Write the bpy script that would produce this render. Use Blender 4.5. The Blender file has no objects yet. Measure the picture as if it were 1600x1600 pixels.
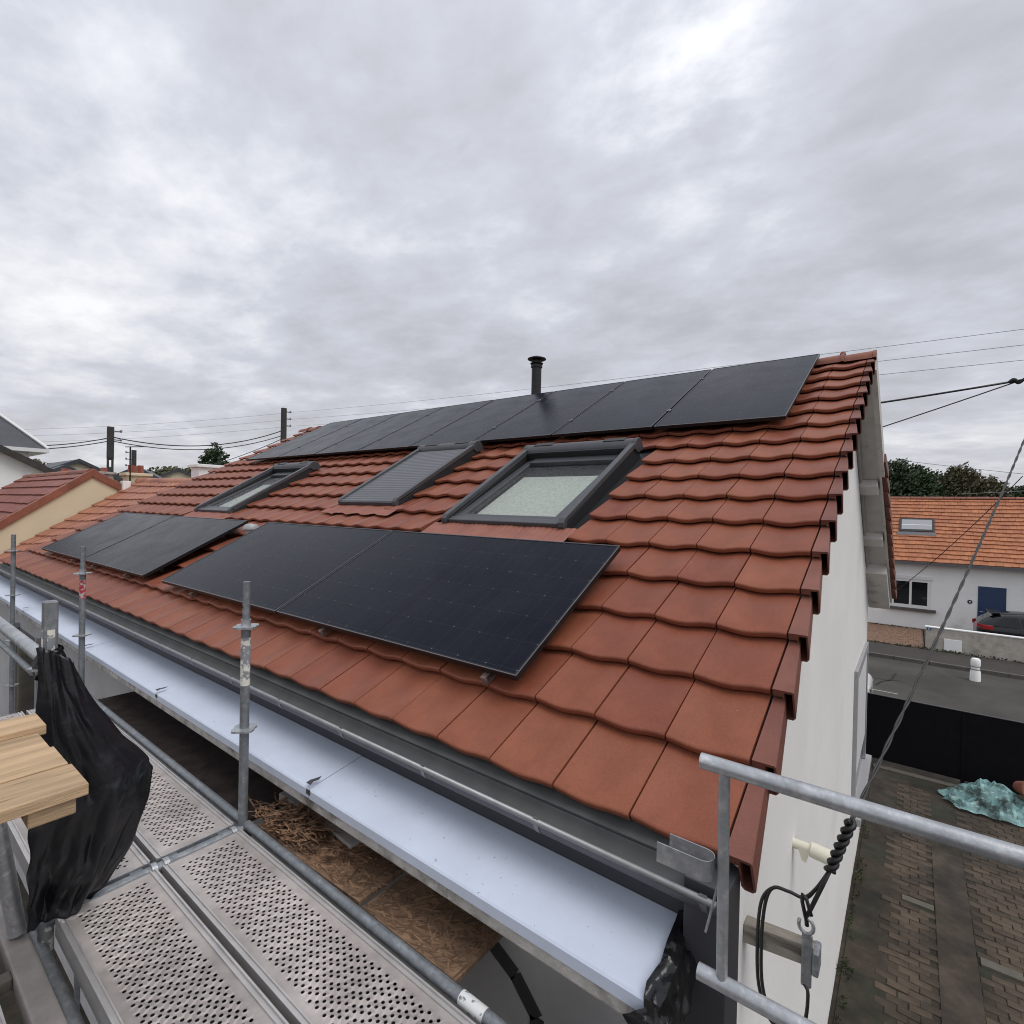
import bpy, math, random
from math import radians, sin, cos, pi, sqrt
from mathutils import Vector, Matrix
random.seed(7)
scene = bpy.context.scene
col = scene.collection

# ------------------------------------------------------------------ camera
CAM = Vector((0.419, -1.624, 1.049))
YAW, PITCH, ROLL = 0.6556, -0.0092, 0.0213
_f = Vector((-sin(YAW)*cos(PITCH), cos(YAW)*cos(PITCH), sin(PITCH)))
_r0 = Vector((cos(YAW), sin(YAW), 0)); _u0 = _r0.cross(_f)
_r = _r0*cos(ROLL) + _u0*sin(ROLL); _u = -_r0*sin(ROLL) + _u0*cos(ROLL)
cam_data = bpy.data.cameras.new('camera'); cam = bpy.data.objects.new('camera', cam_data); col.objects.link(cam)
cam_data.sensor_width = 36; cam_data.lens = 813.5/1600*36
cam_data.clip_start = 0.02; cam_data.clip_end = 3000
cam.matrix_world = Matrix(((_r.x, _u.x, -_f.x, CAM.x), (_r.y, _u.y, -_f.y, CAM.y), (_r.z, _u.z, -_f.z, CAM.z), (0, 0, 0, 1)))
scene.camera = cam

# ------------------------------------------------------------------ world: overcast sky
SUN_AZ, SUN_EL = math.atan2(0.55, -0.03), radians(60)      # azimuth from +Y towards +X
world = bpy.data.worlds.new('World'); scene.world = world; world.use_nodes = True
nt = world.node_tree; N = nt.nodes; L = nt.links; N.clear()
def nn(tree, typ, **kw):
    n = tree.nodes.new(typ)
    for k, v in kw.items():
        if k == 'ins':
            for i, val in v.items(): n.inputs[i].default_value = val
        else: setattr(n, k, v)
    return n
out = nn(nt, 'ShaderNodeOutputWorld'); bg = nn(nt, 'ShaderNodeBackground', ins={'Strength': 0.1})
sky = nn(nt, 'ShaderNodeTexSky'); sky.sky_type = 'NISHITA'; sky.sun_disc = False
sky.sun_elevation = SUN_EL; sky.sun_rotation = SUN_AZ; sky.air_density = 1.2; sky.dust_density = 3
tc = nn(nt, 'ShaderNodeTexCoord'); sep = nn(nt, 'ShaderNodeSeparateXYZ')
L.new(tc.outputs['Generated'], sep.inputs[0])
def M2(op, a=None, b=None, va=0.0, vb=0.0, clamp=False):
    m = nn(nt, 'ShaderNodeMath', operation=op, use_clamp=clamp)
    m.inputs[0].default_value = va; m.inputs[1].default_value = vb
    if a is not None: L.new(a, m.inputs[0])
    if b is not None: L.new(b, m.inputs[1])
    return m.outputs[0]
zc = M2('MAXIMUM', sep.outputs[2], vb=0.0)
za = M2('ADD', zc, vb=0.16)
px_ = M2('DIVIDE', sep.outputs[0], za); py_ = M2('DIVIDE', sep.outputs[1], za)
cmb = nn(nt, 'ShaderNodeCombineXYZ'); L.new(px_, cmb.inputs[0]); L.new(py_, cmb.inputs[1])
mp = nn(nt, 'ShaderNodeMapping'); mp.inputs['Rotation'].default_value = (0, 0, radians(-28)); mp.inputs['Scale'].default_value = (1.0, 1.3, 1)
mp.inputs['Location'].default_value = (3.1, 1.7, 0.4)
L.new(cmb.outputs[0], mp.inputs[0])
def noise(scale, detail, rough, dist=0.0, vec=None):
    n = nn(nt, 'ShaderNodeTexNoise', ins={'Scale': scale, 'Detail': detail, 'Roughness': rough, 'Distortion': dist})
    L.new(vec or mp.outputs[0], n.inputs['Vector']); return n.outputs[0]
n1 = noise(0.95, 5, 0.56, 0.25); n2 = noise(3.4, 7, 0.6, 0.1); n3 = noise(0.36, 2, 0.5)
a1 = M2('MULTIPLY', n1, vb=0.46); a2 = M2('MULTIPLY', n2, vb=0.27); a3 = M2('MULTIPLY', n3, vb=0.27)
s12 = M2('ADD', a1, a2); s = M2('ADD', s12, a3)
ramp = nn(nt, 'ShaderNodeValToRGB'); # thin break in the cloud high on the right
dt = nn(nt, 'ShaderNodeVectorMath', operation='DOT_PRODUCT'); L.new(tc.outputs['Generated'], dt.inputs[0]); dt.inputs[1].default_value = Vector((-0.25, 0.73, 0.64)).normalized()
br_ = M2('POWER', M2('MAXIMUM', dt.outputs['Value'], vb=0.0), vb=130.0); br2 = M2('MULTIPLY', br_, M2('MULTIPLY', n2, vb=0.27)); s = M2('ADD', s, br2)
L.new(s, ramp.inputs[0])
el = ramp.color_ramp.elements
el[0].position = 0.34; el[0].color = (0.41, 0.418, 0.452, 1)
el[1].position = 0.64; el[1].color = (0.92, 0.93, 0.95, 1)
e = ramp.color_ramp.elements.new(0.43); e.color = (0.482, 0.493, 0.54, 1)
e = ramp.color_ramp.elements.new(0.51); e.color = (0.58, 0.602, 0.672, 1)
# overcast luminance rises towards the zenith
g1 = M2('MULTIPLY', zc, zc); g2 = M2('MULTIPLY_ADD', g1, vb=0.42); 
nt.nodes[-1].inputs[2].default_value = 1.0
vm = nn(nt, 'ShaderNodeVectorMath', operation='SCALE'); L.new(ramp.outputs[0], vm.inputs[0])
g3 = M2('MULTIPLY', g2, vb=10.0); L.new(g3, vm.inputs['Scale'])
# warm thin band of haze right above the horizon
hz = M2('MULTIPLY', zc, vb=-9.0); hz2 = M2('EXPONENT', hz); hz3 = M2('MULTIPLY', hz2, vb=0.45)
hm = nn(nt, 'ShaderNodeMix', data_type='RGBA'); L.new(hz3, hm.inputs[0]); L.new(vm.outputs[0], hm.inputs[6]); hm.inputs[7].default_value = (6.1, 5.75, 5.6, 1)
mixs = nn(nt, 'ShaderNodeMix', data_type='RGBA'); mixs.inputs[0].default_value = 0.95
L.new(sky.outputs[0], mixs.inputs[6]); L.new(hm.outputs[2], mixs.inputs[7])
L.new(mixs.outputs[2], bg.inputs[0]); L.new(bg.outputs[0], out.inputs[0])

sun_d = bpy.data.lights.new('sun', 'SUN'); sun_d.energy = 1.3; sun_d.angle = radians(35); sun_d.color = (1, 0.97, 0.93)
sun = bpy.data.objects.new('sun', sun_d); col.objects.link(sun)
sdir = Vector((sin(SUN_AZ)*cos(SUN_EL), cos(SUN_AZ)*cos(SUN_EL), sin(SUN_EL)))
sun.rotation_euler = sdir.to_track_quat('Z', 'Y').to_euler(); sun.location = (0, 0, 30)
vs = scene.view_settings; vs.view_transform = 'Standard'; vs.look = 'None'; vs.exposure = 0.1; vs.gamma = 1.0
scene.cycles.use_denoising = True; scene.cycles.filter_width = 1.05
scene.cycles.max_bounces = 4; scene.cycles.diffuse_bounces = 3; scene.cycles.glossy_bounces = 2; scene.cycles.transmission_bounces = 2; scene.cycles.transparent_max_bounces = 6
scene.cycles.use_adaptive_sampling = True; scene.cycles.adaptive_threshold = 0.02

# ------------------------------------------------------------------ materials
MATS = {}
def mat(name, c, rough=0.6, metal=0.0, var=0.0, vscale=6.0, bump=0.0, bscale=60.0, spec=0.5, c2=None, f2=(0.45, 0.6), s2=3.0, rnd=0.0, coat=0.0, stretch=None, detail=5):
    """principled base; var = noise value variation, c2 = second colour in patches, rnd = per-object variation"""
    m = bpy.data.materials.new(name); m.use_nodes = True; t = m.node_tree; b = t.nodes['Principled BSDF']
    b.inputs['Roughness'].default_value = rough; b.inputs['Metallic'].default_value = metal
    b.inputs['Specular IOR Level'].default_value = spec
    if coat: b.inputs['Coat Weight'].default_value = coat; b.inputs['Coat Roughness'].default_value = 0.05
    tcn = nn(t, 'ShaderNodeTexCoord'); vec = tcn.outputs['Object']
    if stretch:
        mpn = nn(t, 'ShaderNodeMapping'); mpn.inputs['Scale'].default_value = stretch; t.links.new(vec, mpn.inputs[0]); vec = mpn.outputs[0]
    colr = nn(t, 'ShaderNodeRGB'); colr.outputs[0].default_value = (*c, 1); cur = colr.outputs[0]
    def noi(sc, d=detail, r=0.6):
        n = nn(t, 'ShaderNodeTexNoise', ins={'Scale': sc, 'Detail': d, 'Roughness': r}); t.links.new(vec, n.inputs['Vector']); return n.outputs[0]
    if c2:
        r = nn(t, 'ShaderNodeMapRange', ins={1: f2[0], 2: f2[1]}); t.links.new(noi(s2), r.inputs[0])
        mx = nn(t, 'ShaderNodeMix', data_type='RGBA'); t.links.new(r.outputs[0], mx.inputs[0]); t.links.new(cur, mx.inputs[6]); mx.inputs[7].default_value = (*c2, 1); cur = mx.outputs[2]
    if var:
        r = nn(t, 'ShaderNodeMapRange', ins={1: 0.3, 2: 0.7, 3: 1-var, 4: 1+var}); t.links.new(noi(vscale), r.inputs[0])
        v = nn(t, 'ShaderNodeVectorMath', operation='SCALE'); t.links.new(cur, v.inputs[0]); t.links.new(r.outputs[0], v.inputs['Scale']); cur = v.outputs[0]
    if rnd:
        oi = nn(t, 'ShaderNodeObjectInfo'); r = nn(t, 'ShaderNodeMapRange', ins={3: 1-rnd, 4: 1+rnd}); t.links.new(oi.outputs['Random'], r.inputs[0])
        v = nn(t, 'ShaderNodeVectorMath', operation='SCALE'); t.links.new(cur, v.inputs[0]); t.links.new(r.outputs[0], v.inputs['Scale']); cur = v.outputs[0]
    t.links.new(cur, b.inputs['Base Color'])
    if bump:
        bn = nn(t, 'ShaderNodeBump', ins={'Strength': bump, 'Distance': 0.01}); t.links.new(noi(bscale, 4), bn.inputs['Height']); t.links.new(bn.outputs[0], b.inputs['Normal'])
    MATS[name] = m; return m
def tile_mat(name, c, c2, rnd, attr=False, rough=0.5):
    """clay / concrete tile: every tile its own shade, soft soot bloom and fine grain"""
    m = mat(name, c, rough, var=0.10, vscale=9, bump=0.12, bscale=260, c2=c2, f2=(0.42, 0.72), s2=2.3, spec=0.28)
    t = m.node_tree; b = t.nodes['Principled BSDF']; cur = b.inputs['Base Color'].links[0].from_socket
    if attr:
        at = nn(t, 'ShaderNodeAttribute', attribute_name='tone'); src = at.outputs['Fac']
    else:
        src = nn(t, 'ShaderNodeObjectInfo').outputs['Random']
    r = nn(t, 'ShaderNodeMapRange', ins={3: 1-rnd, 4: 1+rnd}); t.links.new(src, r.inputs[0])
    v = nn(t, 'ShaderNodeVectorMath', operation='SCALE'); t.links.new(cur, v.inputs[0]); t.links.new(r.outputs[0], v.inputs['Scale'])
    # dust film, rain streaks down the slope and tiny light chips
    gp = nn(t, 'ShaderNodeNewGeometry'); mpn = nn(t, 'ShaderNodeMapping'); mpn.inputs['Scale'].default_value = (7, 4, 4); t.links.new(gp.outputs['Position'], mpn.inputs[0])
    sn = nn(t, 'ShaderNodeTexNoise', ins={'Scale': 1.0, 'Detail': 4, 'Roughness': 0.65}); t.links.new(mpn.outputs[0], sn.inputs['Vector'])
    sr = nn(t, 'ShaderNodeMapRange', ins={1: 0.35, 2: 0.7, 3: 0.90, 4: 1.09}); t.links.new(sn.outputs[0], sr.inputs[0])
    vv = nn(t, 'ShaderNodeVectorMath', operation='SCALE'); t.links.new(v.outputs[0], vv.inputs[0]); t.links.new(sr.outputs[0], vv.inputs['Scale'])
    fn = nn(t, 'ShaderNodeTexNoise', ins={'Scale': 130.0, 'Detail': 3, 'Roughness': 0.7}); t.links.new(gp.outputs['Position'], fn.inputs['Vector'])
    fr_ = nn(t, 'ShaderNodeMapRange', ins={1: 0.3, 2: 0.72, 3: 0.90, 4: 1.12}); t.links.new(fn.outputs[0], fr_.inputs[0])
    v2 = nn(t, 'ShaderNodeVectorMath', operation='SCALE'); t.links.new(vv.outputs[0], v2.inputs[0]); t.links.new(fr_.outputs[0], v2.inputs['Scale'])
    cn = nn(t, 'ShaderNodeTexNoise', ins={'Scale': 42.0, 'Detail': 2}); t.links.new(gp.outputs['Position'], cn.inputs['Vector'])
    cr_ = nn(t, 'ShaderNodeMapRange', ins={1: 0.785, 2: 0.80}); t.links.new(cn.outputs[0], cr_.inputs[0])
    cm = nn(t, 'ShaderNodeMix', data_type='RGBA'); t.links.new(cr_.outputs[0], cm.inputs[0]); t.links.new(v2.outputs[0], cm.inputs[6]); cm.inputs[7].default_value = (0.42, 0.30, 0.23, 1)
    v = cm
    h = nn(t, 'ShaderNodeHueSaturation'); t.links.new(v.outputs[2], h.inputs['Color'])
    r2 = nn(t, 'ShaderNodeMapRange', ins={3: 0.497, 4: 0.503}); t.links.new(src, r2.inputs[0]); t.links.new(r2.outputs[0], h.inputs['Hue'])
    t.links.new(h.outputs[0], b.inputs['Base Color']); return m
TILE = tile_mat('red tile', (0.250, 0.079, 0.043), (0.180, 0.062, 0.039), 0.10, rough=0.42)
TILE_F = tile_mat('red tile field', (0.250, 0.079, 0.043), (0.180, 0.062, 0.039), 0.10, attr=True, rough=0.42)
TILE_V = tile_mat('verge tile', (0.20, 0.078, 0.056), (0.16, 0.066, 0.05), 0.1, rough=0.5)
OLD = tile_mat('old tile', (0.40, 0.165, 0.10), (0.33, 0.145, 0.10), 0.13)
OLD_F = tile_mat('orange tile field', (0.42, 0.165, 0.080), (0.34, 0.14, 0.075), 0.10, attr=True)
CRM_F = tile_mat('brown tile field', (0.25, 0.075, 0.05), (0.2, 0.07, 0.05), 0.12, attr=True)
RIDGE = tile_mat('ridge tile', (0.27, 0.10, 0.065), (0.22, 0.09, 0.06), 0.12)
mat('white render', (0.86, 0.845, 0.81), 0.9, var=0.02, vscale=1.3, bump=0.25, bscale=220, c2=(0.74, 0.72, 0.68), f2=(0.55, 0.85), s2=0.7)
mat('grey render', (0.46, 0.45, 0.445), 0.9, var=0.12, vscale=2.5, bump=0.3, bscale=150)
mat('concrete', (0.42, 0.40, 0.37), 0.95, var=0.25, vscale=14, bump=0.5, bscale=90, c2=(0.16, 0.15, 0.13), f2=(0.5, 0.68), s2=9)
mat('white sheet', (0.56, 0.615, 0.72), 0.42, var=0.07, vscale=3.5, spec=0.5, c2=(0.20, 0.20, 0.20), f2=(0.665, 0.74), s2=55, bump=0.06, bscale=7)
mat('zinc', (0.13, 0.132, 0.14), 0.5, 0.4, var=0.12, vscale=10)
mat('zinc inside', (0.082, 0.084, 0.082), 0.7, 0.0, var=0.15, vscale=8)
mat('bead', (0.27, 0.275, 0.28), 0.42, 0.6, var=0.1, vscale=20)
mat('charcoal cladding', (0.045, 0.045, 0.050), 0.45, var=0.06, vscale=4)
mat('galvanised', (0.44, 0.455, 0.47), 0.45, 0.7, var=0.12, vscale=60, bump=0.08, bscale=160, c2=(0.58, 0.59, 0.60), f2=(0.52, 0.66), s2=38)
mat('galvanised dull', (0.23, 0.245, 0.26), 0.55, 0.55, var=0.18, vscale=45, bump=0.1, bscale=140, c2=(0.33, 0.35, 0.36), f2=(0.50, 0.68), s2=26)
mat('deck steel', (0.46, 0.415, 0.388), 0.5, 0.3, var=0.16, vscale=7, bump=0.05, bscale=80, c2=(0.31, 0.27, 0.25), f2=(0.45, 0.72), s2=3.2)
mat('rail steel', (0.52, 0.50, 0.485), 0.4, 0.5, var=0.12, vscale=9)
mat('deck steel old', (0.33, 0.275, 0.265), 0.6, 0.4, var=0.2, vscale=7, c2=(0.24, 0.19, 0.18), f2=(0.45, 0.7), s2=4)
mat('steel brown', (0.27, 0.245, 0.225), 0.6, 0.35, var=0.2, vscale=9, bump=0.1, bscale=70)
mat('black steel', (0.02, 0.021, 0.023), 0.5, 0.3, var=0.2)
mat('shutter aluminium', (0.075, 0.077, 0.085), 0.42, 0.3, var=0.06, vscale=8)
mat('window cover', (0.085, 0.087, 0.094), 0.42, 0.3, var=0.08, vscale=8)
mat('slat grey', (0.15, 0.154, 0.165), 0.45, 0.3, var=0.05, vscale=8)
mat('black trim', (0.016, 0.016, 0.018), 0.5)
mat('blind', (0.84, 0.85, 0.79), 0.85, var=0.14, vscale=34, bump=0.3, bscale=150, detail=3)
mat('flashing', (0.27, 0.10, 0.068), 0.6, var=0.12, vscale=12)
mat('soffit paint', (0.58, 0.555, 0.52), 0.85, var=0.1, vscale=5, c2=(0.33, 0.31, 0.28), f2=(0.58, 0.75), s2=4)
mat('cream render', (0.68, 0.60, 0.42), 0.9, var=0.04, vscale=1.5, bump=0.15, bscale=150)
mat('white wall', (0.88, 0.88, 0.86), 0.9, var=0.04, vscale=1.2, c2=(0.6, 0.6, 0.57), f2=(0.6, 0.8), s2=0.8)
mat('slate', (0.052, 0.054, 0.068), 0.5, var=0.2, vscale=3)
mat('white pvc', (0.78, 0.78, 0.77), 0.4)
mat('grey pvc', (0.33, 0.33, 0.34), 0.5, var=0.05)
mat('blue door', (0.022, 0.045, 0.11), 0.45)
mat('car black', (0.006, 0.007, 0.009), 0.25, 0.0, spec=0.4, coat=0.3)
mat('car white', (0.75, 0.75, 0.75), 0.2, coat=1.0)
mat('car glass', (0.015, 0.016, 0.018), 0.08, spec=0.35)
mat('tail light', (0.42, 0.012, 0.016), 0.15, coat=1.0)
mat('rubber', (0.012, 0.012, 0.012), 0.8)
mat('chrome', (0.6, 0.6, 0.6), 0.2, 1.0)
mat('asphalt', (0.060, 0.056, 0.046), 0.85, var=0.14, vscale=0.9, bump=0.3, bscale=60, c2=(0.045, 0.042, 0.036), f2=(0.45, 0.65), s2=0.45)
mat('pavement', (0.045, 0.038, 0.033), 0.85, var=0.15, vscale=1.5, bump=0.3, bscale=60)
mat('kerb stone', (0.10, 0.094, 0.085), 0.85, var=0.15, vscale=5)
mat('paint line', (0.34, 0.34, 0.32), 0.8, var=0.2, vscale=12)
mat('earth', (0.044, 0.033, 0.023), 0.95, var=0.35, vscale=5, bump=0.7, bscale=30, c2=(0.03, 0.03, 0.02), s2=2)
mat('yard concrete', (0.062, 0.046, 0.032), 0.85, var=0.25, vscale=3, bump=0.3, bscale=50, c2=(0.04, 0.031, 0.024), f2=(0.45, 0.65), s2=1.6)
mat('paver', (0.066, 0.048, 0.032), 0.8, var=0.3, vscale=5, bump=0.35, bscale=60, rnd=0.3)
mat('paver rest', (0.063, 0.046, 0.031), 0.8, var=0.3, vscale=6, bump=0.35, bscale=60)
mat('pale stone', (0.11, 0.098, 0.08), 0.85, var=0.15, vscale=8, bump=0.2)
mat('brick paving', (0.21, 0.125, 0.082), 0.9, var=0.35, vscale=9, bump=0.4, bscale=40)
mat('pale roughcast', (0.45, 0.42, 0.365), 0.95, var=0.2, vscale=4, bump=0.7, bscale=40, c2=(0.32, 0.29, 0.25), f2=(0.5, 0.7), s2=2.2)
mat('gate black', (0.0055, 0.0055, 0.0075), 0.8, var=0.2, spec=0.15)
mat('cable', (0.016, 0.016, 0.017), 0.5)
mat('cable grey', (0.04, 0.04, 0.039), 0.6)
mat('wire', (0.26, 0.27, 0.29), 0.6)
mat('pole wood', (0.05, 0.045, 0.042), 0.85, var=0.3, vscale=6)
mat('insulator', (0.35, 0.36, 0.37), 0.3)
mat('pine board', (0.44, 0.305, 0.18), 0.8, var=0.34, vscale=3.0, bump=0.5, bscale=9, stretch=(9, 0.8, 9), c2=(0.20, 0.115, 0.06), f2=(0.60, 0.70), s2=4.0, rnd=0.16, detail=8)
mat('old timber', (0.30, 0.27, 0.23), 0.9, var=0.25, vscale=8, bump=0.5, bscale=40, stretch=(1, 9, 9), c2=(0.13, 0.115, 0.10), f2=(0.5, 0.65), s2=3)
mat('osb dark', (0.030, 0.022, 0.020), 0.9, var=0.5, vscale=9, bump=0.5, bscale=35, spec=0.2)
mat('grey board', (0.30, 0.28, 0.26), 0.85, var=0.15, vscale=8)
mat('straw', (0.28, 0.165, 0.10), 0.9, var=0.5, vscale=30, spec=0.15, c2=(0.10, 0.058, 0.038), f2=(0.45, 0.6), s2=14)
mat('black tarp', (0.009, 0.0095, 0.012), 0.33, var=0.3, vscale=4, bump=0.25, bscale=40, spec=0.5)
mat('black foil', (0.009, 0.009, 0.010), 0.24, bump=0.35, bscale=24, spec=0.45)
mat('blue film', (0.26, 0.45, 0.44), 0.25, var=0.35, vscale=7, c2=(0.05, 0.085, 0.08), f2=(0.5, 0.60), s2=3.2, bump=0.4, bscale=22)
mat('terracotta', (0.27, 0.095, 0.06), 0.75, var=0.2)
mat('bark', (0.06, 0.045, 0.035), 0.95, var=0.3, bump=0.5, bscale=12)
mat('rust brick', (0.28, 0.09, 0.06), 0.9, var=0.25, vscale=6)
mat('cream paint', (0.74, 0.71, 0.58), 0.5, var=0.04)
mat('peeling label', (0.25, 0.265, 0.28), 0.6, c2=(0.72, 0.70, 0.62), f2=(0.47, 0.52), s2=30)
mat('red label', (0.50, 0.44, 0.42), 0.6, c2=(0.42, 0.028, 0.045), f2=(0.46, 0.52), s2=55)
mat('white tape', (0.72, 0.73, 0.72), 0.5, c2=(0.22, 0.24, 0.25), f2=(0.6, 0.64), s2=40)
mat('plaque', (0.03, 0.035, 0.05), 0.4)
mat('blue plate', (0.05, 0.10, 0.28), 0.4)
def leaf_mat(name, c, c2):
    m = mat(name, c, 0.6, c2=c2, f2=(0.35, 0.65), s2=0.9, var=0.3, vscale=3.0, spec=0.3)
    return m
def dirty(name, lo, hi, sc):
    m = MATS[name]; t = m.node_tree; b = t.nodes['Principled BSDF']; cur = b.inputs['Base Color'].links[0].from_socket
    gp = nn(t, 'ShaderNodeNewGeometry'); n = nn(t, 'ShaderNodeTexNoise', ins={'Scale': sc, 'Detail': 5, 'Roughness': 0.62}); t.links.new(gp.outputs['Position'], n.inputs['Vector'])
    r = nn(t, 'ShaderNodeMapRange', ins={1: 0.36, 2: 0.64, 3: lo, 4: hi}); t.links.new(n.outputs[0], r.inputs[0])
    v = nn(t, 'ShaderNodeVectorMath', operation='SCALE'); t.links.new(cur, v.inputs[0]); t.links.new(r.outputs[0], v.inputs['Scale']); t.links.new(v.outputs[0], b.inputs['Base Color'])
for nm_ in ('paver', 'paver rest', 'earth', 'yard concrete'): dirty(nm_, 0.55, 1.25, 1.5)
MATS['blue film'].node_tree.nodes['Principled BSDF'].inputs['Alpha'].default_value = 0.78
dirty('asphalt', 0.7, 1.3, 0.5); dirty('white render', 0.95, 1.02, 0.6); dirty('white render', 0.965, 1.03, 60); dirty('galvanised', 0.82, 1.12, 9); dirty('deck steel', 0.78, 1.14, 2.6)
leaf_mat('pine leaf', (0.060, 0.092, 0.042), (0.036, 0.060, 0.030))
leaf_mat('brown leaf', (0.12, 0.098, 0.055), (0.078, 0.085, 0.042))
leaf_mat('shrub leaf', (0.12, 0.115, 0.055), (0.07, 0.075, 0.035))
leaf_mat('hedge leaf', (0.05, 0.065, 0.022), (0.028, 0.04, 0.016))

def osb_material():
    m = mat('osb', (0.235, 0.15, 0.085), 0.8, bump=0.35, bscale=45)
    t = m.node_tree; b = t.nodes['Principled BSDF']
    tcn = nn(t, 'ShaderNodeTexCoord'); cols = []
    wn = nn(t, 'ShaderNodeTexNoise', ins={'Scale': 5.0, 'Detail': 2}); t.links.new(tcn.outputs['Object'], wn.inputs['Vector'])
    mxv = nn(t, 'ShaderNodeMix', data_type='RGBA', blend_type='ADD'); mxv.inputs[0].default_value = 0.06
    t.links.new(tcn.outputs['Object'], mxv.inputs[6]); t.links.new(wn.outputs['Color'], mxv.inputs[7])
    prev = None
    for i, (rot, sc) in enumerate(((0.5, (12, 48, 1)), (-0.8, (11, 44, 1)), (1.5, (13, 50, 1)))):
        mpn = nn(t, 'ShaderNodeMapping'); mpn.inputs['Rotation'].default_value = (0, 0, rot); mpn.inputs['Scale'].default_value = sc
        t.links.new(mxv.outputs[2], mpn.inputs[0])
        v = nn(t, 'ShaderNodeTexVoronoi', ins={'Scale': 1.0}); t.links.new(mpn.outputs[0], v.inputs['Vector'])
        sp = nn(t, 'ShaderNodeSeparateColor'); t.links.new(v.outputs['Color'], sp.inputs[0])
        if prev is None: prev = sp.outputs[0]
        else:
            mm = nn(t, 'ShaderNodeMath', operation='MULTIPLY_ADD'); t.links.new(sp.outputs[i], mm.inputs[0]); mm.inputs[1].default_value = 0.7; t.links.new(prev, mm.inputs[2]); prev = mm.outputs[0]
    r = nn(t, 'ShaderNodeValToRGB'); mr = nn(t, 'ShaderNodeMapRange', ins={1: 0.2, 2: 2.1}); t.links.new(prev, mr.inputs[0]); t.links.new(mr.outputs[0], r.inputs[0])
    r.color_ramp.elements[0].color = (0.10, 0.060, 0.038, 1); r.color_ramp.elements[1].color = (0.30, 0.185, 0.11, 1)
    dn = nn(t, 'ShaderNodeTexNoise', ins={'Scale': 2.6, 'Detail': 4}); t.links.new(tcn.outputs['Object'], dn.inputs['Vector'])
    dr = nn(t, 'ShaderNodeMapRange', ins={1: 0.35, 2: 0.65, 3: 0.65, 4: 1.1}); t.links.new(dn.outputs[0], dr.inputs[0])
    sv = nn(t, 'ShaderNodeVectorMath', operation='SCALE'); t.links.new(r.outputs[0], sv.inputs[0]); t.links.new(dr.outputs[0], sv.inputs['Scale'])
    t.links.new(sv.outputs[0], b.inputs['Base Color'])
osb_material()
def strand_material():
    m = mat('osb strand', (0.2, 0.12, 0.07), 0.8, var=0.2, vscale=30, spec=0.2); t = m.node_tree; b = t.nodes['Principled BSDF']
    at = nn(t, 'ShaderNodeAttribute', attribute_name='tone'); r = nn(t, 'ShaderNodeValToRGB'); t.links.new(at.outputs['Fac'], r.inputs[0])
    r.color_ramp.elements[0].color = (0.11, 0.066, 0.042, 1); r.color_ramp.elements[1].color = (0.29, 0.18, 0.108, 1); e2 = r.color_ramp.elements.new(.6); e2.color = (0.19, 0.118, 0.073, 1)
    dn = nn(t, 'ShaderNodeTexNoise', ins={'Scale': 3.0, 'Detail': 4}); tcn = nn(t, 'ShaderNodeTexCoord'); t.links.new(tcn.outputs['Object'], dn.inputs['Vector'])
    dr = nn(t, 'ShaderNodeMapRange', ins={1: 0.35, 2: 0.65, 3: 0.6, 4: 1.15}); t.links.new(dn.outputs[0], dr.inputs[0])
    sv = nn(t, 'ShaderNodeVectorMath', operation='SCALE'); t.links.new(r.outputs[0], sv.inputs[0]); t.links.new(dr.outputs[0], sv.inputs['Scale']); t.links.new(sv.outputs[0], b.inputs['Base Color'])
strand_material()

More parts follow.
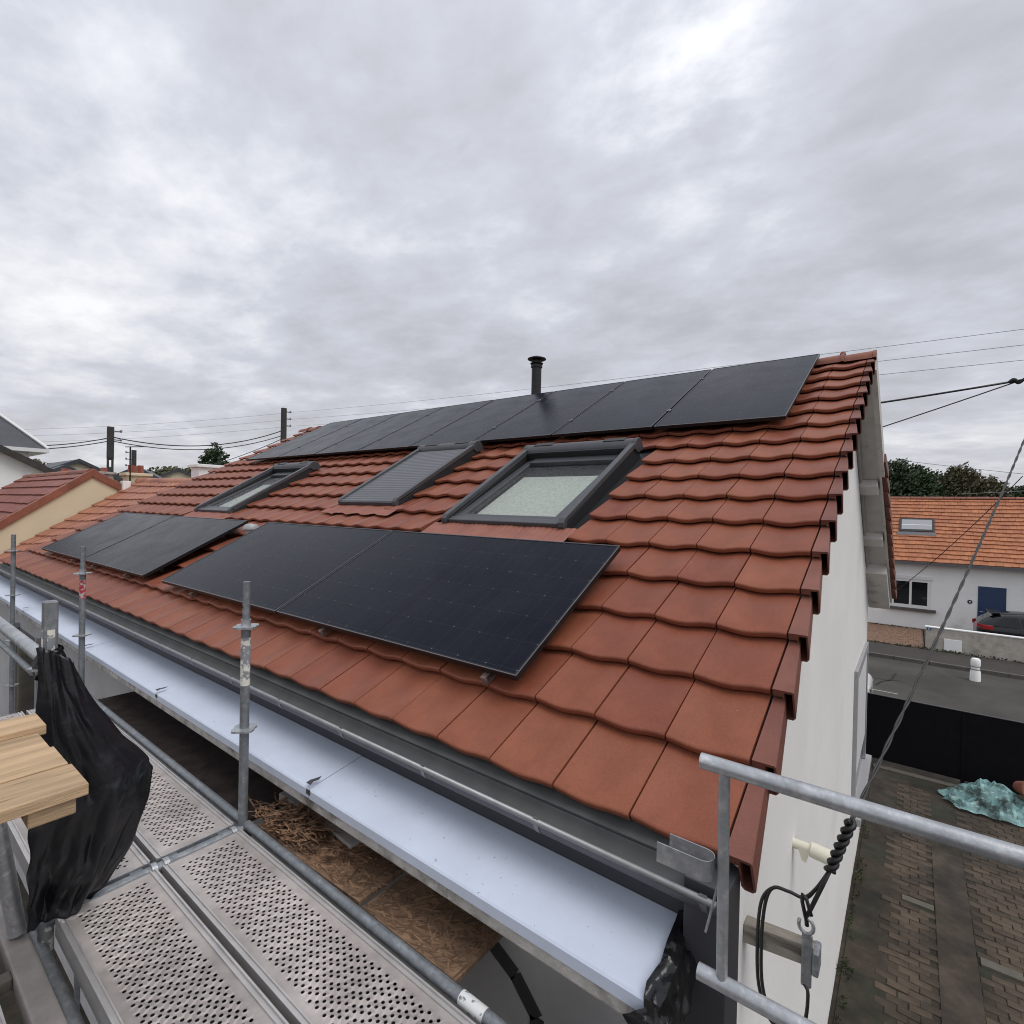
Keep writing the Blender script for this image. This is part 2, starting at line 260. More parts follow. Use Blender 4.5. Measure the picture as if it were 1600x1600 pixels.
def solar_material():
    """black half-cut module: cells 182 x 91 mm, fine bus lines, faint silver dots at the cell corners. Object space: x along long side, y across"""
    m = mat('solar glass', (0.008, 0.009, 0.013), 0.14, spec=0.13)
    t = m.node_tree; b = t.nodes['Principled BSDF']; b.inputs['IOR'].default_value = 1.33; b.inputs['Specular Tint'].default_value = (0.80, 0.87, 1.0, 1)
    tcn = nn(t, 'ShaderNodeTexCoord'); sp = nn(t, 'ShaderNodeSeparateXYZ'); t.links.new(tcn.outputs['Object'], sp.inputs[0])
    def mth(op, a, bb=None, v=0.0):
        n = nn(t, 'ShaderNodeMath', operation=op); t.links.new(a, n.inputs[0])
        if bb is not None: t.links.new(bb, n.inputs[1])
        else: n.inputs[1].default_value = v
        return n.outputs[0]
    def grid(sock, off, size, w):
        f = mth('FRACT', mth('DIVIDE', mth('ADD', sock, v=off), v=size)); d = mth('ABSOLUTE', mth('SUBTRACT', f, v=0.5)); return mth('GREATER_THAN', d, v=0.5-w)
    lx = grid(sp.outputs[0], 10.0, 0.0935, 0.010); ly = grid(sp.outputs[1], 9.9, 0.187, 0.006)
    dx = grid(sp.outputs[0], 10.0, 0.187, 0.016); dy = grid(sp.outputs[1], 9.9, 0.187, 0.016)
    dot = mth('MULTIPLY', dx, dy)
    bus = grid(sp.outputs[1], 9.9, 0.0117, 0.06)
    cx = mth('LESS_THAN', mth('ABSOLUTE', sp.outputs[0]), v=0.006)
    lines = mth('MAXIMUM', lx, ly)
    c = nn(t, 'ShaderNodeMix', data_type='RGBA'); c.inputs[6].default_value = (0.0065, 0.0080, 0.0155, 1); c.inputs[7].default_value = (0.019, 0.021, 0.032, 1)
    t.links.new(mth('MULTIPLY', bus, v=0.6), c.inputs[0])
    c1 = nn(t, 'ShaderNodeMix', data_type='RGBA'); t.links.new(c.outputs[2], c1.inputs[6]); c1.inputs[7].default_value = (0.034, 0.035, 0.040, 1); t.links.new(mth('MULTIPLY', lines, v=0.75), c1.inputs[0])
    c2 = nn(t, 'ShaderNodeMix', data_type='RGBA'); t.links.new(c1.outputs[2], c2.inputs[6]); c2.inputs[7].default_value = (0.004, 0.004, 0.005, 1); t.links.new(cx, c2.inputs[0])
    c3 = nn(t, 'ShaderNodeMix', data_type='RGBA'); t.links.new(c2.outputs[2], c3.inputs[6]); c3.inputs[7].default_value = (0.16, 0.16, 0.165, 1); t.links.new(dot, c3.inputs[0])
    # thin dust film
    dn = nn(t, 'ShaderNodeTexNoise', ins={'Scale': 2.2, 'Detail': 6, 'Roughness': 0.65}); t.links.new(tcn.outputs['Object'], dn.inputs['Vector'])
    dr = nn(t, 'ShaderNodeMapRange', ins={1: 0.4, 2: 0.75, 3: 0.0, 4: 0.022}); t.links.new(dn.outputs[0], dr.inputs[0])
    c4 = nn(t, 'ShaderNodeMix', data_type='RGBA'); t.links.new(c3.outputs[2], c4.inputs[6]); c4.inputs[7].default_value = (0.35, 0.34, 0.33, 1); t.links.new(dr.outputs[0], c4.inputs[0])
    t.links.new(c4.outputs[2], b.inputs['Base Color'])
    rr = nn(t, 'ShaderNodeMapRange', ins={1: 0.3, 2: 0.75, 3: 0.2, 4: 0.34}); t.links.new(dn.outputs[0], rr.inputs[0]); t.links.new(rr.outputs[0], b.inputs['Roughness'])
solar_material()
mat('solar frame', (0.018, 0.018, 0.020), 0.4, 0.5)
mat('hook metal', (0.20, 0.15, 0.135), 0.6, 0.3, var=0.3, vscale=40)
mat('solar frame edge', (0.20, 0.205, 0.215), 0.35, 0.8)

def glass_material():
    m = bpy.data.materials.new('window glass'); m.use_nodes = True; t = m.node_tree; t.nodes.clear()
    o = nn(t, 'ShaderNodeOutputMaterial'); tr = nn(t, 'ShaderNodeBsdfTransparent'); tr.inputs[0].default_value = (0.86, 0.9, 0.88, 1)
    gl = nn(t, 'ShaderNodeBsdfGlossy'); gl.inputs['Roughness'].default_value = 0.04
    fr = nn(t, 'ShaderNodeFresnel'); fr.inputs[0].default_value = 1.55; mx = nn(t, 'ShaderNodeMixShader')
    tcn = nn(t, 'ShaderNodeTexCoord'); v = nn(t, 'ShaderNodeTexVoronoi', ins={'Scale': 70.0}); t.links.new(tcn.outputs['Object'], v.inputs['Vector'])
    bn = nn(t, 'ShaderNodeBump', ins={'Strength': 0.7, 'Distance': 0.006}); t.links.new(v.outputs[0], bn.inputs['Height'])
    t.links.new(bn.outputs[0], gl.inputs['Normal'])
    t.links.new(fr.outputs[0], mx.inputs[0]); t.links.new(tr.outputs[0], mx.inputs[1]); t.links.new(gl.outputs[0], mx.inputs[2]); t.links.new(mx.outputs[0], o.inputs[0])
    MATS['window glass'] = m
glass_material()
mat('dark pane', (0.012, 0.014, 0.016), 0.06, spec=0.7)
mat('sky pane', (0.30, 0.31, 0.32), 0.08, spec=0.9)

# ------------------------------------------------------------------ mesh helpers
class MB:
    def __init__(self, T=None): self.v = []; self.f = []; self.T = T; self.tone = []
    def pt(self, p):
        self.v.append(tuple(self.T(*p)) if self.T else tuple(p)); return len(self.v)-1
    def poly(self, pts): self.f.append([self.pt(p) for p in pts])
    def box(self, x0, x1, y0, y1, z0, z1):
        i = [self.pt(p) for p in ((x0,y0,z0),(x1,y0,z0),(x1,y1,z0),(x0,y1,z0),(x0,y0,z1),(x1,y0,z1),(x1,y1,z1),(x0,y1,z1))]
        for q in ((0,3,2,1),(4,5,6,7),(0,1,5,4),(1,2,6,5),(2,3,7,6),(3,0,4,7)): self.f.append([i[k] for k in q])
        return self
    def hexa(self, P):
        i = [self.pt(p) for p in P]
        for q in ((0,3,2,1),(4,5,6,7),(0,1,5,4),(1,2,6,5),(2,3,7,6),(3,0,4,7)): self.f.append([i[k] for k in q])
        return self
    def prism(self, prof, a0, a1, axis='x', cap=True):
        """closed profile extruded along an axis; profile in the other two axes (order kept)"""
        def P(a, p): return {'x': (a, p[0], p[1]), 'y': (p[0], a, p[1]), 'z': (p[0], p[1], a)}[axis]
        A = [self.pt(P(a0, p)) for p in prof]; B = [self.pt(P(a1, p)) for p in prof]; n = len(prof)
        for k in range(n): self.f.append([A[k], A[(k+1) % n], B[(k+1) % n], B[k]])
        if cap: self.f.append(A[::-1]); self.f.append(B[:])
        return self
    def tube(self, path, r, n=10, cap=True):
        path = [Vector(p) for p in path]; rings = []
        rr = r if isinstance(r, (list, tuple)) else [r]*len(path)
        d0 = (path[1]-path[0]).normalized(); up = Vector((0,0,1)) if abs(d0.z) < 0.9 else Vector((1,0,0))
        a = d0.cross(up).normalized()
        for k, p in enumerate(path):
            d = (path[min(k+1, len(path)-1)] - path[max(k-1, 0)]).normalized()
            a = (a - d*a.dot(d)).normalized(); b = d.cross(a)
            rings.append([self.pt(p + (a*cos(2*pi*j/n) + b*sin(2*pi*j/n))*rr[k]) for j in range(n)])
        for k in range(len(rings)-1):
            for j in range(n): self.f.append([rings[k][j], rings[k][(j+1) % n], rings[k+1][(j+1) % n], rings[k+1][j]])
        if cap: self.f.append(rings[0][::-1]); self.f.append(rings[-1][:])
        return self
    def lathe(self, prof, c=(0,0,0), n=20, axis='z'):
        rings = []
        for r, z in prof:
            rings.append([self.pt((c[0]+r*cos(2*pi*j/n), c[1]+r*sin(2*pi*j/n), c[2]+z) if axis == 'z' else (c[0]+r*cos(2*pi*j/n), c[1]+z, c[2]+r*sin(2*pi*j/n))) for j in range(n)])
        for k in range(len(rings)-1):
            for j in range(n): self.f.append([rings[k][j], rings[k][(j+1) % n], rings[k+1][(j+1) % n], rings[k+1][j]])
        return self
    def mesh(self, name, smooth=False):
        me = bpy.data.meshes.new(name); me.from_pydata(self.v, [], self.f); me.update()
        if smooth: me.shade_smooth()
        return me
    def build(self, name, m, parent=None, smooth=False, bevel=0.0, auto=False):
        me = self.mesh(name, smooth or auto)
        if auto: me.set_sharp_from_angle(angle=radians(40))
        if self.tone:
            at = me.attributes.new('tone', 'FLOAT', 'FACE'); at.data.foreach_set('value', self.tone)
        me.materials.append(MATS[m] if isinstance(m, str) else m)
        return link(name, me, parent, bevel)
def link(name, me, parent=None, bevel=0.0):
    o = bpy.data.objects.new(name, me); col.objects.link(o)
    if parent is not None: o.parent = parent
    if bevel:
        md = o.modifiers.new('bevel', 'BEVEL'); md.width = bevel; md.segments = 2; md.limit_method = 'ANGLE'; md.angle_limit = radians(40)
    return o
def tag(o, label, cat, group=None):
    o['label'] = label; o['category'] = cat
    if group: o['group'] = group
    return o
def thing(name, label, cat, loc=(0,0,0), group=None):
    o = bpy.data.objects.new(name, None); col.objects.link(o); o.location = loc; o.empty_display_size = 0.1
    return tag(o, label, cat, group)
def struct(o): o['kind'] = 'structure'; return o
def stuff(o): o['kind'] = 'stuff'; return o

# ------------------------------------------------------------------ roof frame
A = 0.48504; CA, SA = cos(A), sin(A); GAUGE = 0.3466; TW = 0.30; ROWS = 17; COLS = 37
XL = -COLS*TW; SR = ROWS*GAUGE            # left end, slope length to ridge
def R(x, s, h=0.0): return (x, s*CA - h*SA, s*SA + h*CA)
GZ = -4.1
RY, RZ = R(0, SR, 0)[1:]                  # ridge
BY, BZ = 9.5, -0.30                       # rear eave

# ------------------------------------------------------------------ ground
# one sheet out to the horizon, then street, pavement, yard laid on it
struct(MB().box(-700, 700, -700, 900, GZ-0.5, GZ-0.03).build('ground', 'earth'))
yard = struct(MB().box(-0.1, 6, -6, 11.9, GZ-0.3, GZ-0.012).build('yard', 'earth'))
street = struct(MB().box(-80, 80, 11.95, 21.45, GZ-0.4, GZ).build('street', 'asphalt'))
pave = struct(MB().box(-80, 80, 21.57, 23.6, GZ-0.4, GZ+0.11).build('pavement', 'pavement'))
for k in range(-8, 9):
    MB().box(k*1.0+0.004, k*1.0+0.996, 21.45, 21.57, GZ-0.3, GZ+0.125).build('kerb_stone', 'kerb stone', pave, bevel=0.01)
for x0, x1, y0, y1 in ((-0.5, 0.2, 17.05, 17.11), (1.25, 1.55, 14.95, 15.07), (2.0, 2.7, 14.35, 14.47), (2.85, 3.6, 14.3, 14.42), (3.75, 4.6, 14.25, 14.37)):
    MB().box(x0, x1, y0, y1, GZ, GZ+0.004).build('road_marking', 'paint line', street)
def crack(pts, w=0.035):
    b = MB()
    for k in range(len(pts)-1):
        p, q = Vector(pts[k]), Vector(pts[k+1]); d = (q-p).normalized(); n = Vector((-d.y, d.x))*w
        b.poly([(*(p-n), GZ+0.003), (*(q-n), GZ+0.003), (*(q+n), GZ+0.003), (*(p+n), GZ+0.003)])
    b.build('tar_seam', 'rubber', street)
def wig(p0, p1, n, a): return [(p0[0]+(p1[0]-p0[0])*t/n + random.uniform(-a, a), p0[1]+(p1[1]-p0[1])*t/n + random.uniform(-a, a)) for t in range(n+1)]
crack(wig((-0.9, 18.2), (0.35, 18.6), 7, .08)); crack(wig((0.1, 19.4), (-0.3, 17.6), 6, .08)); crack(wig((-0.2, 16.4), (1.5, 15.9), 9, .09)); crack(wig((1.5, 15.9), (1.1, 15.2), 4, .07))
# paved yard: concrete strip and small setts
MB().box(0.77, 1.13, 3.6, 8.75, GZ-0.1, GZ+0.006).build('concrete_strip', 'yard concrete', yard, bevel=0.004)
MB().box(1.16, 1.52, 6.43, 6.56, GZ-0.1, GZ+0.02).build('edging_stone', 'pale stone', yard, bevel=0.006)
MB().box(0.42, 0.76, 7.15, 7.26, GZ-0.1, GZ+0.003).build('edging_stone', 'pale stone', yard, bevel=0.006)
MB().box(0.25, 0.9, 9.55, 9.70, GZ-0.1, GZ+0.012).build('edging_stone', 'pale stone', yard, bevel=0.006)
MB().box(-0.1, 6, 11.35, 11.5, GZ-0.1, GZ+0.02).build('edging_stone', 'pale stone', yard, bevel=0.006)
def sett_mesh():
    b = MB(); w, d, h, c = 0.0965, 0.0482, 0.05, 0.006
    lo = [(-w,-d,-h),(w,-d,-h),(w,d,-h),(-w,d,-h)]; mi = [(-w,-d,-c),(w,-d,-c),(w,d,-c),(-w,d,-c)]; tp = [(-w+c,-d+c,0),(w-c,-d+c,0),(w-c,d-c,0),(-w+c,d-c,0)]
    I = [[b.pt(p) for p in ring] for ring in (lo, mi, tp)]
    for k in range(2):
        for j in range(4): b.f.append([I[k][j], I[k][(j+1)%4], I[k+1][(j+1)%4], I[k+1][j]])
    b.f.append(I[2]); return b
sm = sett_mesh(); sme = sm.mesh('paver'); sme.materials.append(MATS['paver'])
setts = []
for r in range(0, 66):
    y = 4.15 + r*0.103
    for x0, x1 in ((0.2, 0.77), (1.13, 3.6)):
        k = 0
        while True:
            x = x0 + 0.1 + (k + 0.5*(r % 2))*0.2; k += 1
            if x > x1 - 0.06: break
            if (1.16-.1 < x < 1.52+.1 and 6.37 < y < 6.62) or (0.2 < x < 0.86 and 7.09 < y < 7.32) or (9.5 < y < 9.75 and x < 1.0): continue
            if x < 0.32 and random.random() < 0.35: continue
            setts.append((x + random.uniform(-.006, .006), y + random.uniform(-.005, .005), random.uniform(-.008, .006), random.uniform(-.05, .05)))
def vis_u(x, y):
    p = Vector((x, y, GZ)) - CAM; zf = p.dot(_f); return 800 + 813.5*p.dot(_r)/zf, 800 - 813.5*p.dot(_u)/zf, zf
def sett_key(q):
    u, v, zf = vis_u(q[0], q[1]); return (0 if (1290 < u < 1610 and v < 1620) else 1, zf)
setts.sort(key=sett_key)
for q in setts[:300]:
    o = link('paver', sme, yard); o.location = (q[0], q[1], GZ+q[2]); o.rotation_euler = (random.uniform(-.04,.04), random.uniform(-.03,.03), q[3])
b = MB()
for q in setts[300:]:
    m = Matrix.Translation((q[0], q[1], GZ+q[2])) @ Matrix.Rotation(q[3], 4, 'Z'); base = len(b.v)
    b.v += [tuple(m @ Vector(p)) for p in sm.v]; b.f += [[i+base for i in f] for f in sm.f]
stuff(b.build('paver_field', 'paver rest', yard))

# ------------------------------------------------------------------ main house
house = thing('house', 'white gabled house with new red tiled roof under solar panels, nearest the scaffold', 'house', (0, 0, 0))
wx = -0.15
prof = [(0.04, GZ-.1), (9.15, GZ-.1), (9.15, -0.34), (RY, RZ-0.30), (0.04, -0.30)]
MB().prism(prof, XL+0.02, wx, 'x').build('wall', 'white render', house)
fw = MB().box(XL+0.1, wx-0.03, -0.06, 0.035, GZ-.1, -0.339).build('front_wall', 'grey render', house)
# opening in the front wall, far left, and the rough dark seal around a blocked-up frame near the corner
fr = MB(); fr.box(-9.3, -8.1, -0.10, -0.02, -1.9, -0.75); win = fr.build('front_window', 'dark pane', house)
for a in ((-9.36, -9.3, -1.96, -0.69), (-8.1, -8.04, -1.96, -0.69)): MB().box(a[0], a[1], -0.115, -0.03, a[2], a[3]).build('frame', 'grey pvc', win)
b = MB()
pts = [(-1.02, -0.60), (-0.86, -0.63), (-0.72, -0.70), (-0.62, -0.80), (-0.60, -1.0), (-0.60, -1.5)]
for k in range(len(pts)-1):
    p, q = Vector(pts[k]), Vector(pts[k+1]); d = (q-p).normalized(); n = Vector((-d.y, d.x))*0.030
    b.hexa([(p.x-n.x, -0.066, p.y-n.y), (q.x-n.x, -0.066, q.y-n.y), (q.x-n.x, -0.05, q.y-n.y), (p.x-n.x, -0.05, p.y-n.y), (p.x+n.x, -0.066, p.y+n.y), (q.x+n.x, -0.066, q.y+n.y), (q.x+n.x, -0.05, q.y+n.y), (p.x+n.x, -0.05, p.y+n.y)])
b.build('dark_seal', 'charcoal cladding', house)
# projecting concrete ledge with its white sheet cover
MB().box(XL+0.1, -0.09, -0.304, -0.061, -0.338, -0.262).build('ledge', 'concrete', house, bevel=0.008)
sheet = MB()
seams = [XL+0.1, -7.6, -5.2, -3.55, -1.72, -0.085]
ledge_cover = MB().box(XL+.1, -.09, -.20, -.062, -.2615, -.255).build('ledge_cover', 'white sheet', house)
for k in range(len(seams)-1):
    a, c = seams[k]+0.002, seams[k+1]-0.002; dz = 0.0015*(k % 2)
    p = [(-0.022, -0.206), (-0.302, -0.252), (-0.306, -0.256), (-0.306, -0.290), (-0.309, -0.290), (-0.309, -0.254), (-0.303, -0.248), (-0.022, -0.202)]
    MB().prism([(y, z+dz) for y, z in p], a, c, 'x').build('cover_sheet', 'white sheet', ledge_cover)
for x in seams[1:-1]:
    q = [(x-.004, -.24), (x+.010, -.262), (x+.004, -.285), (x+.016, -.3085), (x-.016, -.3085), (x-.020, -.285), (x-.012, -.268)]
    MB().prism([(a_, b_) for a_, b_ in q], 0, .0016, 'z').build('torn_lap', 'charcoal cladding', ledge_cover).matrix_local = Matrix(((1, 0, 0, 0), (0, 1, 0, 0), (0, .1643, 1, -0.1968), (0, 0, 0, 1)))
    MB().box(x-.017, x+.013, -.3115, -.3092, -.272, -.250).build('torn_lap', 'charcoal cladding', ledge_cover)
# fascia, end cladding
MB().box(XL+0.05, 0.0, -0.020, 0.03, -0.335, -0.035).build('fascia', 'charcoal cladding', house)
MB().prism([(-0.088, -0.10), (0.035, -0.10), (0.035, 0.039), (-0.088, 0.039)], -1.2, -0.018, 'z').build('corner_cladding', 'charcoal cladding', house, bevel=0.004)
# half-round gutter
gut = MB(); gy, gz, gr = -0.078, -0.040, 0.060; n = 10; tk = 0.003
po = [(gy - gr*cos(pi*k/n), gz - gr*sin(pi*k/n)) for k in range(n+1)]; pi_ = [(gy - (gr-tk)*cos(pi*k/n), gz - (gr-tk)*sin(pi*k/n)) for k in range(n, -1, -1)]
gutter = gut.prism(po+pi_, XL, 0.012, 'x').build('gutter', 'zinc', house, auto=True)
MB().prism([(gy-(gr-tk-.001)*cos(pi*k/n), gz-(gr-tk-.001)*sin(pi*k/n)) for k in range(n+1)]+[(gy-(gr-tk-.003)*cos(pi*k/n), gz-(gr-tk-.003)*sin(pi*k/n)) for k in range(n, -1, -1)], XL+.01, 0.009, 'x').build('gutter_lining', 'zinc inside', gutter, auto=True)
MB().tube([(XL, gy-gr, gz+0.002), (0.014, gy-gr, gz+0.002)], 0.0105, 12).build('bead', 'bead', gutter, smooth=True)
MB().prism([(gy-gr*1.02*cos(pi*k/12), gz-gr*1.02*sin(pi*k/12)) for k in range(13)], 0.012, 0.018, 'x').build('end_cap', 'zinc', gutter)
x = -0.02
while x > XL:
    b = MB(); pr = [(gy-(gr+0.005)*cos(a), gz+0.004-(gr+0.005)*sin(a)) for a in [radians(-14+k*14) for k in range(14)]]; q = [(gy-(gr+0.001)*cos(a), gz+0.003-(gr+0.001)*sin(a)) for a in [radians(-14+k*14) for k in range(13, -1, -1)]]
    b.prism(pr+q, x-0.010, x+0.010, 'x').build('bracket', 'bead', gutter, auto=True)
    x -= 0.57
# roof deck under the tiles (front and rear), soffit and purlins at the gable overhang
roof = MB(); th = 0.05
roof.prism([R(0,0.03,-0.035)[1:], R(0,SR+.01,-0.035)[1:], R(0,SR+.01,-0.09)[1:], R(0,0.03,-0.09)[1:]], XL, 0.0, 'x')
MB().hexa([(XL, -0.016, -0.075), (-0.003, -0.016, -0.075), (-0.003, 0.045, -0.02), (XL, 0.045, -0.02), (XL, -0.019, -0.030), (-0.003, -0.019, -0.030), (-0.003, 0.045, -0.004), (XL, 0.045, -0.004)]).build('drip_edge', 'zinc inside', house)
roof_o = roof.build('roof', 'zinc inside', house)
rs = Vector((0, BY-RY, BZ-RZ)); rl = rs.length; rd = rs/rl; rn = Vector((0, -rd.z, rd.y))
def RR(x, s, h=0.0): return (x, RY+rd.y*s+rn.y*h, RZ+rd.z*s+rn.z*h)      # rear slope frame
rear = MB(lambda x, s, h: RR(x if x < -1 else x - 0.095 + 0.125*s/rl, s, h)); rear.box(XL, 0.12, 0, rl, -0.12, -0.04)
rear_o = rear.build('rear_roof', 'soffit paint', house)
T = lambda x, s, h: RR(x - 0.095 + 0.125*s/rl, s, h)
MB(T).box(0.12, 0.142, 1.85, rl+0.02, -0.17, -0.015).build('barge_board', 'soffit paint', rear_o); MB(T).box(0.12, 0.175, 0.02, 1.849, -0.17, 0.03).build('barge_board', 'soffit paint', rear_o)
MB(T).box(wx-.03, 0.118, rl-1.15, rl+0.02, -0.30, -0.121).build('eave_box', 'soffit paint', rear_o)
MB(T).box(wx-0.02, 0.10, 1.95, 2.15, -0.24, -0.121).build('purlin_end', 'soffit paint', rear_o, bevel=0.01)
MB(T).box(wx-0.02, 0.10, 3.2, 3.42, -0.24, -0.121).build('purlin_end', 'soffit paint', rear_o, bevel=0.01)
MB(lambda x, s, h: RR(x, s, h)).box(wx, wx+0.03, 0.35, rl-1.16, -0.19, -0.121).build('soffit_batten', 'soffit paint', rear_o)
Tf = lambda x, s, h: R(x, s, h)
MB(Tf).box(wx, 0.004, 0.05, SR, -0.13, -0.091).build('soffit_board', 'soffit paint', roof_o)

# ---- roof tiles
PROF = [(0.0, 0.001), (0.10, -0.004), (0.24, -0.0125), (0.38, -0.0175), (0.52, -0.0165), (0.66, -0.009), (0.78, -0.002), (0.90, 0.001), (1.0, 0.001)]
def tile_mb(w=0.2930, ln=0.395, t=0.046, g=GAUGE, th=0.030, sag=1.0, seed=0):
    b = MB(); rows = []
    def top(u, v): return t - v*(t/g) + sag*PROF[u][1]
    nP = len(PROF)
    rows.append([b.pt((PROF[u][0]*w, ln, top(u, ln))) for u in range(nP)])
    rows.append([b.pt((PROF[u][0]*w, 0.012, top(u, 0.012))) for u in range(nP)])
    rows.append([b.pt((PROF[u][0]*w, 0.003, top(u, 0.012)-0.003)) for u in range(nP)])
    rows.append([b.pt((PROF[u][0]*w, 0.0, top(u, 0.012)-0.009)) for u in range(nP)])
    rows.append([b.pt((PROF[u][0]*w, 0.004, top(u, 0.012)-th)) for u in range(nP)])
    rows.append([b.pt((PROF[u][0]*w, 0.060, top(u, 0.06)-th)) for u in range(nP)])
    for k in range(len(rows)-1):
        for u in range(nP-1): b.f.append([rows[k][u], rows[k+1][u], rows[k+1][u+1], rows[k][u+1]])
    for side in (0, nP-1):      # side walls
        q = [(PROF[side][0]*w, ln, top(side, ln)-0.012), (PROF[side][0]*w, 0.06, top(side, 0.06)-th)]
        i0, i1 = b.pt(q[0]), b.pt(q[1])
        f = [rows[0][side], i0, i1, rows[4][side], rows[3][side], rows[2][side], rows[1][side]]
        b.f.append(f if side == 0 else f[::-1])
    return b
TMB = tile_mb(); tme = TMB.mesh('tile', True); tme.set_sharp_from_angle(angle=radians(50)); tme.materials.append(TILE)
PH = 0.13    # top of the modules above the tile plane
PW, PL = 1.165, 2.10
panels = []  # x0, x1, s0, s1, portrait?
for k in range(8): panels.append((-0.45-1.19*k-PW, -0.45-1.19*k, 3.77, 3.77+PL, True))
for x1 in (-0.99, -3.11, -5.70, -7.82): panels.append((x1-PL, x1, 0.365, 0.365+PW, False))
WINS = [(-2.86, -1.60, 1.86, 3.40), (-4.80, -3.80, 2.16, 3.69), (-7.96, -6.84, 1.83, 3.34)]
def hidden(P):
    d = P - CAM
    def hit(h, rects):
        n = Vector((0, -SA, CA)); tt = (h - n.dot(CAM))/n.dot(d)
        if not 0 < tt < 1: return False
        q = CAM + d*tt; s = q.y*CA + q.z*SA
        return any(r[0] < q.x < r[1] and r[2] < s < r[3] for r in rects)
    return hit(PH, panels) or hit(0.1, WINS)
def area(c, r):
    pts = []
    for x, s in ((c, r), (c+TW, r), (c+TW, r+GAUGE), (c, r+GAUGE)):
        p = Vector(R(x, s)) - CAM; zf = p.dot(_f)
        if zf < 0.05: return 0
        pts.append((p.dot(_r)/zf, p.dot(_u)/zf))
    a = 0.5*abs(sum(pts[i][0]*pts[(i+1)%4][1]-pts[(i+1)%4][0]*pts[i][1] for i in range(4)))
    vis = sum(not hidden(Vector(R(c+TW*i/4, r+GAUGE*j/4))) for i in (.5, 2, 3.5) for j in (.5, 2, 3.5))/9
    return a*vis
tiles = []
for r in range(ROWS):
    for c in range(COLS):
        x = -(c+1)*TW; s = r*GAUGE
        if any(w[0]-0.02 < x+TW*.5 < w[1]+0.02 and w[2]-.10 < s+GAUGE*.5 < w[3]-.05 for w in WINS): continue
        tiles.append((area(x, s), x, s, r))
tiles.sort(key=lambda t: -t[0])
rest = MB()
for i, (a, x, s, r) in enumerate(tiles):
    jx, js, jh = random.uniform(-.0015, .0015), random.uniform(-.003, .003), random.uniform(-.001, .0015)
    ln = min(1.0, (SR+0.02-s)/0.395) if r == ROWS-1 else 1
    m = Matrix.Translation(R(x+0.002+jx, s+js, jh)) @ Matrix.Rotation(A, 4, 'X') @ Matrix.Rotation(random.uniform(-.003, .003), 4, 'Z') @ Matrix.Rotation(random.uniform(-.004, .004), 4, 'Y') @ Matrix.Diagonal((1, ln, 1, 1))
    if i < 300:
        o = link('tile', tme, roof_o); o.matrix_local = m
    else:
        base = len(rest.v); rest.v += [tuple(m @ Vector(p)) for p in TMB.v]; rest.f += [[k+base for k in f] for f in TMB.f]; rest.tone += [random.random()]*len(TMB.f)
stuff(rest.build('tile_field', TILE_F, roof_o, auto=True))
# verge tiles: L-shaped, each flaring over the one below
def verge_mb(drop=0.120, g=GAUGE):
    """L-shaped verge tile: top strip plus a hollow skirt channel, open at its lower end"""
    b = MB(); t0 = 0.050; ln = 0.375
    def ring(v, ox, lift=0.0):
        h = t0 - v*(t0/g)*0.95; iw = ox-0.042
        return [(0.003, v, h), (ox-0.005, v, h), (ox, v, h-0.006), (ox, v, -drop+h*.5+.014), (ox-.010, v, -drop+h*.5), (iw+.008, v, -drop+h*.5), (iw, v, -drop+h*.5+.014), (iw, v, h-.034), (0.003, v, h-.034)]
    def inner(v, ox):
        h = t0 - v*(t0/g)*0.95; iw = ox-0.042; tk = .007
        return [(ox-tk, v, h-.012), (ox-tk, v, -drop+h*.5+.016), (ox-.013, v, -drop+h*.5+tk), (iw+.012, v, -drop+h*.5+tk), (iw+tk, v, -drop+h*.5+.016), (iw+tk, v, h-.012)]
    fo, bo, fi, bi = [[b.pt(p) for p in q] for q in (ring(0, .078), ring(ln, .044), inner(0, .078), inner(ln*.9, .050))]
    for j in range(9): b.f.append([fo[j], fo[(j+1) % 9], bo[(j+1) % 9], bo[j]])
    for j in range(6): b.f.append([fi[j], bi[j], bi[(j+1) % 6], fi[(j+1) % 6]])
    b.f.append(bi[::-1]); b.f.append(bo)
    # lip round the open end, then the front of the flat strip
    b.f += [[fo[2], fi[0], fi[1], fo[3]], [fo[3], fi[1], fi[2], fo[4]], [fo[4], fi[2], fi[3], fo[5]], [fo[5], fi[3], fi[4], fo[6]], [fo[6], fi[4], fi[5], fo[7]], [fo[0], fo[8], fo[7], fi[5]], [fo[0], fi[5], fi[0], fo[1]], [fo[1], fi[0], fo[2]]]
    return b
vme = verge_mb().mesh('verge_tile'); vme.materials.append(TILE_V)
for r in range(ROWS):
    o = link('verge_tile', vme, roof_o); o.matrix_local = Matrix.Translation(R(0.001, r*GAUGE+random.uniform(-.003,.003), 0.0)) @ Matrix.Rotation(A, 4, 'X') @ Matrix.Diagonal((1, 0.95 if r == ROWS-1 else 1, 1, 1))
    nb = MB(); nb.lathe([(0.0, 0.0), (0.0055, 0.0)], (0, 0, 0), 8); ho = nb.build('nail_hole', 'rubber', roof_o); ho.matrix_local = Matrix.Translation(R(0.0705, r*GAUGE+0.09, -0.045)) @ Matrix.Rotation(A, 4, 'X') @ Matrix.Rotation(pi/2-.088, 4, 'Y')
